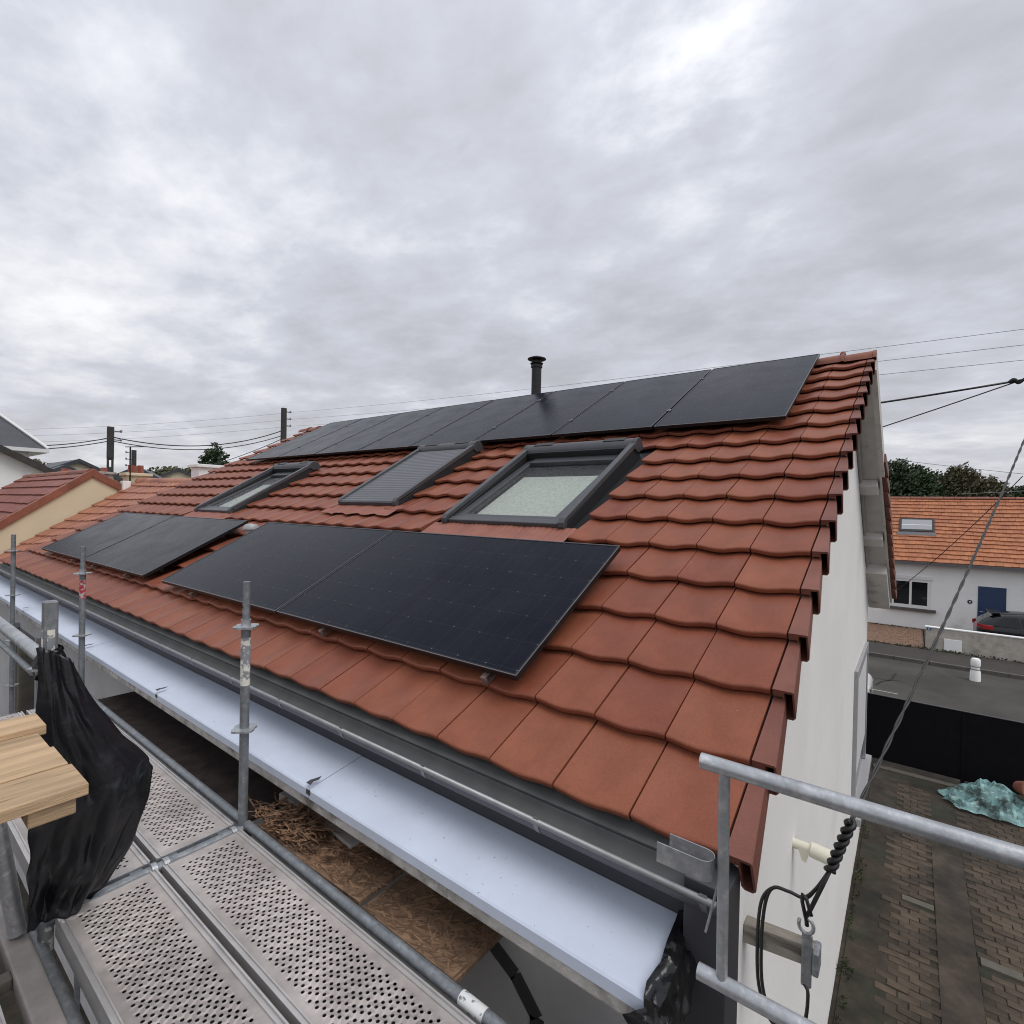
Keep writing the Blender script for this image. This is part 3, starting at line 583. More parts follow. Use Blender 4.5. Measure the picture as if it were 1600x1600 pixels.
# rear slope verge tiles seen edge on
RG = 0.33; ra = math.atan2(-rd.z, rd.y)
for r in range(int(rl/RG)+1):
    s = rl - r*RG
    if s < 1.9: continue
    b = MB(); b.hexa([(0.0, 0, -0.10), (0.075, 0, -0.10), (0.05, -0.37, -0.13), (-0.02, -0.37, -0.13), (0.0, 0, 0.035), (0.075, 0, 0.035), (0.05, -0.37, 0.004), (-0.02, -0.37, 0.004)])
    o = b.build('verge_tile', TILE_V, rear_o); 
    X = Vector((1,0,0)); M_ = Matrix(((1,0,0,0.135-0.095+0.125*s/rl),(0,rd.y,rn.y,RY+rd.y*s),(0,rd.z,rn.z,RZ+rd.z*s),(0,0,0,1))); o.matrix_local = M_
b = MB(T)
for r in range(int(rl/RG)):
    s = r*RG; b.box(XL+.1, 0.13, s, s+RG*1.1, -0.03, 0.0); b.box(XL+.1, 0.13, s+RG-0.02, s+RG, 0.0, 0.02)
b.build('rear_tiling', 'terracotta', rear_o)
# ridge tiles
x = 0.075; k = 0
while x > XL:
    b = MB(); n = 10; r0, r1 = 0.118, 0.105
    def arc(r, xx, dz): return [(xx, RY + r*cos(a), RZ - 0.035 + dz + r*sin(a)*0.95) for a in [radians(5+170*j/n) for j in range(n+1)]]
    secs = [arc(r0+.008, x, .004), arc(r0+.008, x-0.03, .004), arc(r0, x-0.032, 0), arc(r1, x-0.40, 0)] if k else [arc(r0, x, .004), arc(r0, x-0.03, .004), arc(r0-.004, x-0.032, 0), arc(r1, x-0.30, 0)]
    I = [[b.pt(p) for p in q] for q in secs]
    for a in range(3):
        for j in range(n): b.f.append([I[a][j], I[a+1][j], I[a+1][j+1], I[a][j+1]])
    b.f.append(I[0]); b.build('ridge_tile', RIDGE, roof_o, auto=True)
    if k == 1:
        kb = MB(); kb.lathe([(0.03, 0), (0.028, 0.02), (0.016, 0.034), (0.0, 0.038)], (x-0.02, RY, RZ+0.078), 12); kb.build('ridge_knob', RIDGE, roof_o, smooth=True)
    x -= 0.29 if k == 0 else 0.38; k += 1
# flue on the rear slope
flue = MB().lathe([(0.082, -0.6), (0.082, 0.44), (0.096, 0.44), (0.096, 0.475), (0.080, 0.48), (0.074, 0.56)], (-4.62, 5.52, 2.95), 24).build('flue', 'black steel', house, smooth=False, auto=True)
MB().lathe([(0.0, 0.630), (0.06, 0.627), (0.152, 0.592), (0.156, 0.578), (0.142, 0.570), (0.0, 0.578)], (-4.62, 5.52, 2.95), 24).build('flue_cap', 'black steel', flue, auto=True)
MB().lathe([(0.104, 0.500), (0.110, 0.508), (0.104, 0.516), (0.078, 0.516), (0.078, 0.500), (0.104, 0.500)], (-4.62, 5.52, 2.95), 24).build('flue_collar', 'black steel', flue, auto=True)
for k in range(4):
    a = pi/4+k*pi/2; MB().box(-4.62+.056*cos(a)-.005, -4.62+.056*cos(a)+.005, 5.52+.056*sin(a)-.005, 5.52+.056*sin(a)+.005, 3.50, 3.525).build('strut', 'black steel', flue)
# little grey vent cowl between the lower modules
vp = Vector(R(-5.46, 1.40, 0.03))
MB().lathe([(0.055, -0.03), (0.055, 0.05), (0.085, 0.06), (0.085, 0.085), (0.06, 0.115), (0.0, 0.125)], vp, 18).build('roof_vent', 'insulator', house, auto=True)

# ---- roof windows
def roof_window(x0, x1, s0, s1, closed, name='roof_window'):
    T = lambda x, s, h: R(x, s, h)
    f = MB(T); w = 0.075
    def hb(s): return 0.075 + 0.050*(s-s0)/(s1-s0)       # cheeks rise towards the top box
    def cheek(xa, xb, m, lift, z0, par, nm):
        b = MB(T); b.hexa([(xa, s0+.02, z0), (xb, s0+.02, z0), (xb, s1-.10, z0), (xa, s1-.10, z0), (xa, s0+.02, hb(s0)+lift-.03), (xb, s0+.02, hb(s0)+lift-.03), (xb, s1-.10, hb(s1)+lift), (xa, s1-.10, hb(s1)+lift)])
        return b.build(nm, m, par, bevel=0.008)
    f.box(x0+.01, x1-.01, s0+.03, s0+.09, -0.03, 0.055); f.box(x0+.01, x1-.01, s1-.14, s1-.05, -0.03, 0.10)
    fo = f.build(name, 'black trim', house)
    MB(T).box(x1-.02, x1+.10, s0-.02, s1+.02, -0.034, -0.028).build('side_flashing', 'black trim', fo); MB(T).box(x0-.10, x0+.02, s0-.02, s1+.02, -0.034, -0.028).build('side_flashing', 'black trim', fo)
    cheek(x0+.008, x0+w-.012, 'black trim', 0.0, -0.03, fo, 'side_frame'); cheek(x1-w+.012, x1-.008, 'black trim', 0.0, -0.03, fo, 'side_frame')
    for xa, xb in ((x0, x0+0.055), (x1-0.055, x1)):      # shutter rails, rounded at the foot
        b = MB(T); pr = []
        for k in range(7): a = pi/2*k/6; pr.append((s0+.05-.05*sin(a), 0.045+.05*(1-cos(a)) if False else 0.05+0.045*cos(a)-.045+0.02))
        prof = [(s0+.005, 0.022), (s0, 0.050), (s0+.012, 0.078), (s0+.05, 0.098), (s1-.13, hb(s1)+.03), (s1-.13, hb(s1)-.02), (s0+.06, 0.06), (s0+.04, 0.022)]
        b.prism(prof, xa, xb, 'x').build('shutter_rail', 'window cover', fo, bevel=0.006)
    # top box with rounded front and end caps
    pr = []
    for a in range(0, 181, 20): pr.append((s1-.075-.085*cos(radians(a)), 0.100+.075*sin(radians(a))))
    pr = pr + [(s1+.01, 0.03), (s1-.12, 0.05)]
    box = MB(T).prism(pr, x0+.03, x1-.03, 'x').build('shutter_box', 'window cover', fo, auto=True)
    for xa, xb in ((x0-.008, x0+.03), (x1-.03, x1+.008)): MB(T).prism([(s, h*1.02) for s, h in pr], xa, xb, 'x').build('end_cap', 'shutter aluminium', box, bevel=0.008)
    for xa, xb in ((x0+.12, x0+.34), (x1-.34, x1-.12)): MB(T).box(xa, xb, s1-.10, s1-.03, 0.174, 0.1775).build('solar_cell', 'black trim', box)
    MB(T).box(x0+.03, x1-.03, s0-.035, s0+.03, -0.01, 0.022).build('lower_flashing', 'black trim', fo)
    if closed:
        ns = 30; L_ = (s1-.17)-(s0+.02)
        for k in range(ns):
            sa = s0+.02+L_*k/ns; sb = sa+L_/ns-.004
            ha = 0.074+(hb(s1)-0.074)*((sa-s0)/(s1-s0)); b = MB(T)
            d = .006
            b.prism([(sa, ha-.012), (sa, ha), (sa+.010, ha+d), (sb-.010, ha+d+.001), (sb, ha+.001), (sb, ha-.012)], x0+.05, x1-.05, 'x').build('slat', 'slat grey', fo)
        MB(T).box(x0+.05, x1-.05, s0+.0, s0+.028, 0.03, 0.072).build('bottom_bar', 'shutter aluminium', fo, bevel=0.008)
    else:
        sash = MB(T); i = 0.085
        sash.box(x0+w, x0+w+i, s0+.07, s1-.18, 0.0, 0.052); sash.box(x1-w-i, x1-w, s0+.07, s1-.18, 0.0, 0.052)
        sash.box(x0+w, x1-w, s0+.09, s0+.15, 0.0, 0.055); sash.box(x0+w+i, x1-w-i, s1-.30, s1-.18, 0.0, 0.07)
        sash.build('sash', 'shutter aluminium', fo, bevel=0.006)
        MB(T).box(x0+w-.01, x1-w+.01, s0+.02, s0+.088, 0.02, 0.064).build('bottom_cover', 'window cover', fo, bevel=0.01)
        MB(T).box(x0+w, x1-w, s1-.19, s1-.14, 0.02, 0.13).build('top_liner', 'black trim', fo)
        MB(T).poly([(x0+w+i-.01, s0+.14, 0.030), (x1-w-i+.01, s0+.14, 0.030), (x1-w-i+.01, s1-.28, 0.030), (x0+w+i-.01, s1-.28, 0.030)]) 
        g = MB(T); g.poly([(x0+w+i-.01, s0+.14, 0.032), (x1-w-i+.01, s0+.14, 0.032), (x1-w-i+.01, s1-.28, 0.032), (x0+w+i-.01, s1-.28, 0.032)]); g.build('pane', 'window glass', fo)
        MB(T).box(x0+w+i-.02, x1-w-i+.02, s0+.12, s1-.26, -0.030, -0.022).build('blind', 'black trim', fo)
        MB(T).box(x0+w+i+.015, x1-w-i-.005, s0+.155, s1-.47, -0.020, -0.016).build('blind_cloth', 'blind', fo)
    # pleated apron over the tiles below
    b = MB(T); n = 56; a0, a1 = x0-.10, x1+.10; rows = [[], []]
    for k in range(n+1):
        xx = a0+(a1-a0)*k/n; ph = ((xx % TW)/TW); sg = -0.016*max(0, sin(pi*min(1, ph/0.8)))**1.5
        rp = 0.004*(k % 2)
        rows[0].append(b.pt((xx, s0-.20+.006*sin(k), 0.040+sg+rp))); rows[1].append(b.pt((xx, s0+.02, 0.030+rp+sg*.3)))
    for k in range(n): b.f.append([rows[0][k], rows[0][k+1], rows[1][k+1], rows[1][k]])
    b.build('apron', 'flashing', fo)
    return fo
roof_window(*WINS[0], False)['label'] = 'largest roof window, shutter rolled up, pale blind behind the glass'
roof_window(*WINS[1], True)['label'] = 'roof window with its grey slatted shutter closed'
roof_window(*WINS[2], False)['label'] = 'farthest roof window with its shutter rolled up'

# ---- solar modules
mw = MB(); w, h_, t = PL/2, PW/2, 0.032
def module_meshes():
    f = MB(); e = 0.011
    for a in ((-w, w, -h_, -h_+e), (-w, w, h_-e, h_), (-w, -w+e, -h_+e, h_-e), (w-e, w, -h_+e, h_-e)): f.box(a[0], a[1], a[2], a[3], -t, 0)
    fm = f.mesh('frame'); fm.materials.append(MATS['solar frame'])
    g = MB(); g.box(-w+e, w-e, -h_+e, h_-e, -0.007, -0.0022); gm = g.mesh('glass'); gm.materials.append(MATS['solar glass'])
    ed = MB(); q = 0.0035
    for a in ((-w-.0005, w+.0005, -h_-.0005, -h_+q), (-w-.0005, w+.0005, h_-q, h_+.0005), (-w-.0005, -w+q, -h_+q, h_-q), (w-q, w+.0005, -h_+q, h_-q)): ed.box(a[0], a[1], a[2], a[3], -0.003, 0.0006)
    em = ed.mesh('frame_edge'); em.materials.append(MATS['solar frame edge'])
    k = MB(); k.box(-w+e, w-e, -h_+e, h_-e, -0.012, -0.0075); km = k.mesh('back_sheet'); km.materials.append(MATS['black trim'])
    return fm, gm, em, km
fm, gm, em, km = module_meshes()
up_names = ['nearest the right verge', 'second from the right verge', 'third from the right verge', 'fourth from the right verge', 'fifth from the right verge', 'sixth from the right verge', 'seventh from the right verge', 'farthest left at the ridge']
lo_names = ['black solar panel lying lengthwise in the lower row, nearest the camera', 'black solar panel in the lower row, second from the right, above the painted scaffold post', 'black solar panel in the lower row, just left of the small grey vent', 'black solar panel at the far left end of the lower row']
for i, (x0, x1, s0, s1, port) in enumerate(panels):
    lab = ('black solar panel standing upright in the ridge row, ' + up_names[i]) if port else lo_names[i-8]
    o = thing('solar_panel', lab, 'solar panel', group='solar panels in the ridge row' if port else 'solar panels in the lower row')
    m = Matrix.Translation(R((x0+x1)/2, (s0+s1)/2, PH)) @ Matrix.Rotation(A+random.uniform(-.002, .002), 4, 'X')
    if port: m = m @ Matrix.Rotation(pi/2, 4, 'Z')
    o.matrix_world = m
    for nm, me in (('frame', fm), ('glass', gm), ('frame_edge', em), ('back_sheet', km)): link(nm, me, o)
def rail(x0, x1, s, label):
    o = tag(MB(lambda x, ss, h: R(x, ss, h)).box(x0, x1, s-.02, s+.02, 0.055, 0.097).build('mounting_rail', 'solar frame'), label, 'rail', 'mounting rails under the panels'); return o
for i, (x0, x1, s, lab) in enumerate(((-9.95, -0.50, 4.3, 'black mounting rail under the lower half of the ridge panels'), (-9.95, -0.50, 5.4, 'black mounting rail under the upper half of the ridge panels'),
        (-5.16, -1.04, 0.55, 'black mounting rail under the lower edge of the near lower panels'), (-5.16, -1.04, 1.32, 'black mounting rail under the upper edge of the near lower panels'),
        (-9.87, -5.75, 0.55, 'black mounting rail under the lower edge of the far lower panels'), (-9.87, -5.75, 1.32, 'black mounting rail under the upper edge of the far lower panels'))):
    rail(x0, x1, s, lab)
TR = lambda x, s, h: R(x, s, h)
def hook(x, s, where):
    b = MB(TR); b.box(x-.014, x+.014, s-.165, s-.08, 0.046, 0.053); b.box(x-.014, x+.014, s-.165, s-.155, 0.053, 0.080); b.box(x-.020, x+.010, s-.165, s-.12, 0.080, 0.088)
    tag(b.build('roof_hook', 'hook metal'), where, 'bracket', 'roof hooks below the lower panels')
hook(-1.18, 0.50, 'pale roof hook under the bottom edge of the nearest panel, right end'); hook(-2.55, 0.50, 'pale roof hook under the bottom edge of the nearest panel, left end')
hook(-4.55, 0.50, 'pale roof hook under the bottom edge of the second lower panel'); hook(-6.25, 0.50, 'pale roof hook under the panel left of the grey vent, right end'); hook(-7.4, 0.50, 'pale roof hook under the panel left of the grey vent, left end'); hook(-8.3, 0.50, 'pale roof hook under the farthest lower panel')
def clamp(x, s, lab):
    b = MB(TR); b.box(x-.020, x+.020, s-.025, s+.025, PH-.001, PH+.006); b.box(x-.008, x+.008, s-.008, s+.008, PH+.006, PH+.013)
    tag(b.build('panel_clamp', 'galvanised dull'), lab, 'clamp', 'panel clamps between the ridge panels')
cnt = ['first', 'second', 'third', 'fourth', 'fifth', 'sixth', 'seventh']
for k in range(1, 8):
    for s, w_ in ((4.25, 'lower'), (5.42, 'upper')): clamp(-0.45-1.19*k+0.0125, s, f'small {w_} clamp in the {cnt[k-1]} seam of the ridge panels from the right')

# ---- gable window seen edge on, sill and downpipe foot
gw = MB().box(wx-.01, wx+0.012, 6.75, 8.75, -2.9, -1.12).build('gable_window', 'dark pane', house)
for a in ((6.70, 6.80, -2.95, -1.05), (8.70, 8.80, -2.95, -1.05)): MB().box(wx, wx+0.045, *a).build('frame', 'grey pvc', gw)
MB().box(wx, wx+0.045, 6.80, 8.70, -1.17, -1.05).build('frame', 'grey pvc', gw)
MB().box(wx+.012, wx+0.03, 6.82, 8.68, -2.55, -1.18).build('roller_shutter', 'white pvc', gw)
MB().box(wx, wx+0.12, 6.6, 8.95, -3.06, -2.96).build('sill', 'grey pvc', gw, bevel=0.01)
# timber arm on the gable with the hook and the cable end
arm = MB(); arm.hexa([(wx, .90, -0.905), (0.135, .92, -0.885), (0.135, .985, -0.885), (wx, .985, -0.905), (wx, .91, -0.825), (0.13, .925, -0.80), (0.13, .98, -0.80), (wx, .98, -0.825)])
ao = tag(arm.build('timber_arm', 'old timber', bevel=0.006), 'weathered timber arm sticking out of the white gable wall, holding the cable hook', 'beam')
br = MB().box(0.085, 0.125, 0.895, 0.912, -0.96, -0.735).build('bracket_plate', 'galvanised dull', ao, bevel=0.006)
MB().box(0.125, 0.15, 0.895, 0.985, -0.90, -0.80).build('angle_plate', 'galvanised dull', ao, bevel=0.006)
hk = MB(); hk.tube([(0.10+0.028*cos(a), 0.90, -0.700+0.034*sin(a)) for a in [radians(-210+k*22) for k in range(15)]], 0.0075, 8)
hko = hk.build('hook', 'galvanised', ao, smooth=True)
# twisted service cable from the hook up to the street
def helix(p0, p1, r, turns, n, ph=0, sag=0.0):
    p0, p1 = Vector(p0), Vector(p1); d = (p1-p0).normalized(); a = d.cross(Vector((0,1,0))).normalized(); b = d.cross(a); o = []
    for k in range(n+1):
        t = k/n; c = p0.lerp(p1, t) + Vector((0,0,-sag*4*t*(1-t))); g = 2*pi*turns*t+ph; o.append(c + a*r*cos(g) + b*r*sin(g))
    return o
P0, P1 = (0.245, 0.98, -0.235), (1.62, 6.6, 2.75)
cb = thing('service_cable', 'grey twisted service cable rising from the gable hook to the upper right', 'cable', P0)
inv = lambda pts: [Vector(p)-Vector(P0) for p in pts]
for ph in (0, pi): MB().tube(inv(helix(P0, P1, 0.0045, 19, 420, ph, 0.10)), 0.0050, 6).build('strand', 'cable grey', cb, smooth=True)
grip = thing('cable_grip', 'black spiral cable grip hanging below the guard rail in front of the white wall', 'cable grip', (0.18, .95, -.42))
G0 = Vector((0.18, .95, -.42)); invg = lambda pts: [Vector(p)-G0 for p in pts]
for ph in (0, pi): MB().tube(invg(helix((0.175, 0.95, -0.46), P0, 0.0125, 3.2, 90, ph)), 0.0115, 8).build('coil', 'cable', grip, smooth=True)
MB().tube(invg([(0.175, .95, -.46), (0.15, .93, -.53), (0.115, .92, -.63), (0.10, .90, -.665), (0.103, .90, -.70)]), 0.0085, 8).build('loop', 'cable', grip, smooth=True)
MB().tube(invg([(0.10, .89, -.665), (0.085, .89, -.60), (0.087, .885, -.565), (0.10, .885, -.575), (0.12, .885, -.64)]), 0.008, 8).build('tail', 'cable', grip, smooth=True)
def bez(pts, n=12):
    out_ = []; P = [Vector(p) for p in pts]; P = [P[0]*2-P[1]] + P + [P[-1]*2-P[-2]]
    for i in range(1, len(P)-2):
        for k in range(n):
            t = k/n; a, b_, c, d = P[i-1], P[i], P[i+1], P[i+2]
            out_.append(0.5*((2*b_)+(c-a)*t+(2*a-5*b_+4*c-d)*t*t+(3*b_-a-3*c+d)*t**3))
    out_.append(P[-2]); return out_
lc = thing('cable_loop', 'pair of black cables looping from the spiral grip down below the timber arm', 'cable', (0.0, .95, -.6))
o0 = Vector((0.0, .95, -.6)); inl = lambda pts: [p-o0 for p in pts]
for dx in (0, 0.016): MB().tube(inl(bez([(0.175, .95, -.46), (0.13, .94, -.55), (0.085+dx*.3, .93, -.605), (0.03, .92, -.60), (-0.03, .91, -.605), (-0.075+dx, .90, -.68), (-0.085+dx, .89, -.85), (-0.075+dx, .89, -1.05), (-0.02+dx, .88, -1.17), (0.06, .88, -1.155), (0.105, .885, -1.10), (0.115, .89, -0.98), (0.10, .90, -0.95)])), 0.0072, 8).build('strand', 'cable', lc, smooth=True)
pp = thing('wall_insulator', 'cream plastic tube fitting on the white gable wall beside the spiral grip', 'fitting', (wx, 2.2, -1.10))
for pts, r, nm in (([(0, 0, 0), (0.11, 0, .0)], 0.030, 'stem'), ([(0.10, 0, .0), (0.235, 0, -.015)], 0.046, 'sleeve')): MB().tube(pts, r, 14).build(nm, 'cream paint', pp, auto=True)
MB().hexa([(0.055,-.03,-.075),(0.08,-.03,-.085),(0.08,.03,-.085),(0.055,.03,-.075),(0.03,-.03,0.0),(0.10,-.03,0.0),(0.10,.03,0.0),(0.03,.03,0.0)]).build('latch', 'cream paint', pp)

# ------------------------------------------------------------------ scaffold
def plank_mesh(Lp, W=0.32, name='deck', hr=0.0064):
    b = MB(); mx, my = 0.050, 0.034; pu, pv = 0.0200, 0.0255
    nx = int((Lp-2*mx)/pu); ny = int((W-2*my)/pv); x0 = (Lp-nx*pu)/2; y0 = (W-ny*pv)/2
    for i in range(nx):
        sh = 0.5*pv if i % 2 else 0; cnt_ = ny-1 if i % 2 else ny
        xa, xb = x0+i*pu, x0+(i+1)*pu
        if i % 2:
            b.poly([(xa, y0, 0), (xb, y0, 0), (xb, y0+sh, 0), (xa, y0+sh, 0)]); b.poly([(xa, W-y0-sh, 0), (xb, W-y0-sh, 0), (xb, W-y0, 0), (xa, W-y0, 0)])
        for j in range(cnt_):
            ya = y0+sh+j*pv; yb = ya+pv; cx, cy = (xa+xb)/2, (ya+yb)/2
            up = 0.0022 if (i//2+j) % 3 else -0.0026
            an = [2*pi*k/8+pi/8 for k in range(8)]
            rim = [b.pt((cx+hr*cos(a), cy+hr*sin(a), up)) for a in an]; dn = [b.pt((cx+hr*cos(a), cy+hr*sin(a), up-0.0018)) for a in an]
            co = [b.pt(p) for p in ((xb, cy, 0), (xb, yb, 0), (cx, yb, 0.0), (xa, yb, 0), (xa, cy, 0), (xa, ya, 0), (cx, ya, 0), (xb, ya, 0))]
            for k in range(8):
                # rim k lies between corner angle k and k+1 (corners at 0,45,90..)
                b.f.append([rim[k], rim[(k-1) % 8], co[k]]); b.f.append([rim[k], co[k], co[(k+1) % 8]])
                b.f.append([rim[k], rim[(k+1) % 8], dn[(k+1) % 8], dn[k]])
    b.poly([(0, 0, 0), (x0, 0, 0), (x0, W, 0), (0, W, 0)]); b.poly([(Lp-x0, 0, 0), (Lp, 0, 0), (Lp, W, 0), (Lp-x0, W, 0)])
    b.poly([(x0, 0, 0), (Lp-x0, 0, 0), (Lp-x0, y0, 0), (x0, y0, 0)]); b.poly([(x0, W-y0, 0), (Lp-x0, W-y0, 0), (Lp-x0, W, 0), (x0, W, 0)])
    me = b.mesh(name)
    ends = []
    for xa, xb, xc in ((-0.004, 0.001, 0.012), (Lp-0.001, Lp+0.004, Lp-0.047)):
        h = MB(); h.box(xa, xb, 0.0, W, -0.07, 0.002); ends.append(h.mesh('end_plate'))
    hooks = []
    for xa, xb in ((-0.032, -0.004), (Lp+0.004, Lp+0.032)):
        for ya in (0.03, W-0.075): c = MB(); c.box(xa, xb, ya, ya+0.045, -0.045, -0.004); hooks.append(c.mesh('hook'))
    rails = []
    for ya, yb, yc in ((-0.002, 0.004, 0.017), (W-0.004, W+0.002, W-0.021)):
        m_ = (lambda q: q) if ya < 0.1 else (lambda q: W-q)
        e = MB(); e.prism([(m_(q), z) for q, z in ((-.002, -.07), (.004, -.07), (.004, -.005), (.021, -.005), (.021, .0055), (.0165, .0055), (.0155, .0006), (.0055, .0006), (.0045, .0075), (-.002, .0075))], 0, Lp, 'x'); rails.append(e.mesh('side_rail'))
    u = MB(); u.box(0.01, Lp-.01, 0.006, W-.006, -0.070, -0.060)  # added black sheet, no real deck part: darkens the view through the holes
    return [('tread', me)] + [('side_rail', q) for q in rails] + [('end_plate', q) for q in ends] + [('hook', q) for q in hooks] + [('added_dark_sheet', u.mesh('added_dark_sheet'))]
def plank_objects(ms, m):
    ms2 = []
    for nm, me in ms:
        c = me.copy(); c.materials.append(MATS['black trim' if nm == 'added_dark_sheet' else 'galvanised dull' if nm in ('end_plate', 'hook') else 'rail steel' if nm == 'side_rail' else m]); ms2.append((nm, c))
    return ms2
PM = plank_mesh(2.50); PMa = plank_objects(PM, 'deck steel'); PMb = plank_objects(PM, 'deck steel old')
def deck(x, y, z, label, ms=PMa):
    o = thing('scaffold_deck', label, 'scaffold deck', (x, y, z), 'perforated scaffold decks')
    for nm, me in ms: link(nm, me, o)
    return o
ZD = -0.50
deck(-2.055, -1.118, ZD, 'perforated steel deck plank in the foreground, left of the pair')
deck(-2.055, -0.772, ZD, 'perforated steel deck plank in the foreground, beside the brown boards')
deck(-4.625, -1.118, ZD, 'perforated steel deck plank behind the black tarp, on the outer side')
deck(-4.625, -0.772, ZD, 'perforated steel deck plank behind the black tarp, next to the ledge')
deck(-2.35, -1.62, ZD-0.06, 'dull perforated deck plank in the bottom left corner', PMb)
def tube_thing(name, pts, r, label, cat, m='galvanised', group=None, n=14):
    return tag(MB().tube(pts, r, n).build(name, m, auto=True), label, cat, group)
# standards with rosettes
def rosette(par, z, m='galvanised'):
    b = MB(); prof = []
    for k in range(16):
        a = 2*pi*k/16; r = 0.062 if k % 4 in (0,) else (0.056 if k % 2 else 0.047); prof.append((r*cos(a), r*sin(a)))
    b.prism(prof, z-.0045, z+.0045, 'z'); b.build('rosette', m, par)
def standard(x, y, top, label, spigot=True, sleeve=None):
    o = thing('scaffold_post', label, 'scaffold post', (x, y, GZ), 'upright scaffold posts'); H = top-GZ
    b = MB().tube([(0,0,0), (0,0,H-(0.20 if spigot else 0))], 0.0208, 16).build('tube', 'galvanised dull', o, auto=True)
    if spigot:
        MB().tube([(0,0,H-.20), (0,0,H)], 0.0168, 16).build('spigot', 'galvanised dull', o, auto=True)
        MB().lathe([(0.0220, -.215), (0.0220, -.18), (0.017, -.18)], (0, 0, H), 16).build('collar', 'galvanised', o, auto=True)
        nb = MB(); nb.lathe([(0.0, -.0172), (0.0060, -.0172)], (0, 0, H-.12), 10, axis='y'); nb.build('bolt_hole', 'rubber', o)
    for z in (0.45, -0.04, -0.54, -1.04): rosette(o, z-GZ)
    if sleeve: MB().tube([(0,0,sleeve[0]-GZ), (0,0,sleeve[1]-GZ)], 0.0215, 16, cap=False).build('sticker', sleeve[2], o, auto=True)
    return o
standard(-2.10, -0.42, 0.665, 'scaffold post with peeling white paint in front of the second lower panel', True, (0.17, 0.40, 'peeling label'))
standard(-4.80, -0.42, 0.665, 'scaffold post with a red and white sticker, farther along the gutter', True, (0.25, 0.40, 'red label'))
standard(-7.45, -0.42, 0.63, 'scaffold post at the far left edge of the picture', False)
op = thing('scaffold_post', 'outer scaffold post with square dark sleeve on top, holding the black tarp', 'scaffold post', (-2.11, -1.135, GZ), 'upright scaffold posts')
MB().tube([(0,0,0), (0,0,0.56-GZ)], 0.0242, 16).build('tube', 'peeling label', op, auto=True)
MB().box(-.021, .021, -.021, .021, 0.44-GZ, 0.665-GZ).build('square_sleeve', 'galvanised dull', op, bevel=0.005)
nb = MB(); nb.lathe([(0.0, -.0215), (0.005, -.0215)], (0.006, 0, 0.535-GZ), 10, axis='y'); nb.build('bolt_hole', 'rubber', op)
rosette(op, 0.42-GZ); rosette(op, -0.04-GZ)
tube_thing('guard_rail', [(-4.75, -1.14, 0.44), (-2.15, -1.14, 0.44)], 0.0242, 'light steel guard rail running left from the square-topped post', 'guard rail', group='guard rails')
tube_thing('guard_rail', [(-4.75, -1.165, 0.385), (-2.2, -1.165, 0.385)], 0.011, 'thin rod just under the light guard rail at the left edge', 'guard rail', 'galvanised dull', group='guard rails')
tube_thing('scaffold_ledger', [(-2.08, -0.408, -0.503), (0.6, -0.408, -0.503)], 0.0210, 'galvanised tube along the foreground deck beside the brown boards', 'scaffold tube', 'galvanised dull', 'scaffold tubes')
tube_thing('scaffold_ledger', [(-4.78, -0.408, -0.503), (-2.13, -0.408, -0.503)], 0.0210, 'galvanised tube beyond the black tarp, next to the dark board', 'scaffold tube', 'galvanised dull', 'scaffold tubes')
tube_thing('scaffold_ledger', [(-2.2, -1.158, -0.62), (0.6, -1.158, -0.62)], 0.028, 'dark tube in the gap left of the foreground deck', 'scaffold tube', 'galvanised dull', 'scaffold tubes')
tp_ = tag(MB().tube([(-0.675, -0.408, -0.503), (-0.575, -0.408, -0.503)], 0.0220, 16, cap=False).build('tape_wrap', 'white tape', auto=True), 'torn white tape wrapped round the tube beside the brown boards', 'tape')
for y0, y1, lab in ((-1.14, -0.42, 'cross bar between the deck bays, under the black tarp'),):
    o = thing('scaffold_transom', lab, 'scaffold tube', (-2.09, -1.14, -0.520))
    MB().tube([(0,0,0), (0,0.72,0)], 0.0225, 12).build('tube', 'galvanised dull', o, auto=True)
    for y in (0.05, 0.335, 0.38, 0.66): MB().tube([(0,y,0), (0,y+.02,0)], 0.031, 12).build('collar', 'galvanised', o, auto=True)
o = thing('scaffold_transom', 'cross bar at the near end of the foreground deck', 'scaffold tube', (0.48, -1.14, -0.535)); MB().tube([(0,0,0), (0,0.72,0)], 0.0225, 12).build('tube', 'galvanised dull', o, auto=True)
# steel edge profile of the outer platform
ep = thing('edge_profile', 'brownish steel edge profile at the bottom left, beside the dark tube', 'steel profile', (-2.5, -1.222, -0.55))
MB().box(0, 1.02, -.035, .035, -.05, .02).build('beam', 'steel brown', ep, bevel=0.008); MB().box(0.9, 2.9, -.045, .025, -.06, .005).build('sleeve', 'steel brown', ep, bevel=0.008)
MB().box(0.55, 0.60, -.10, -.035, -.03, .01).build('lug', 'pale stone', ep, bevel=0.005); MB().box(1.05, 1.10, .026, .034, -.02, .03).build('tab', 'galvanised dull', ep)
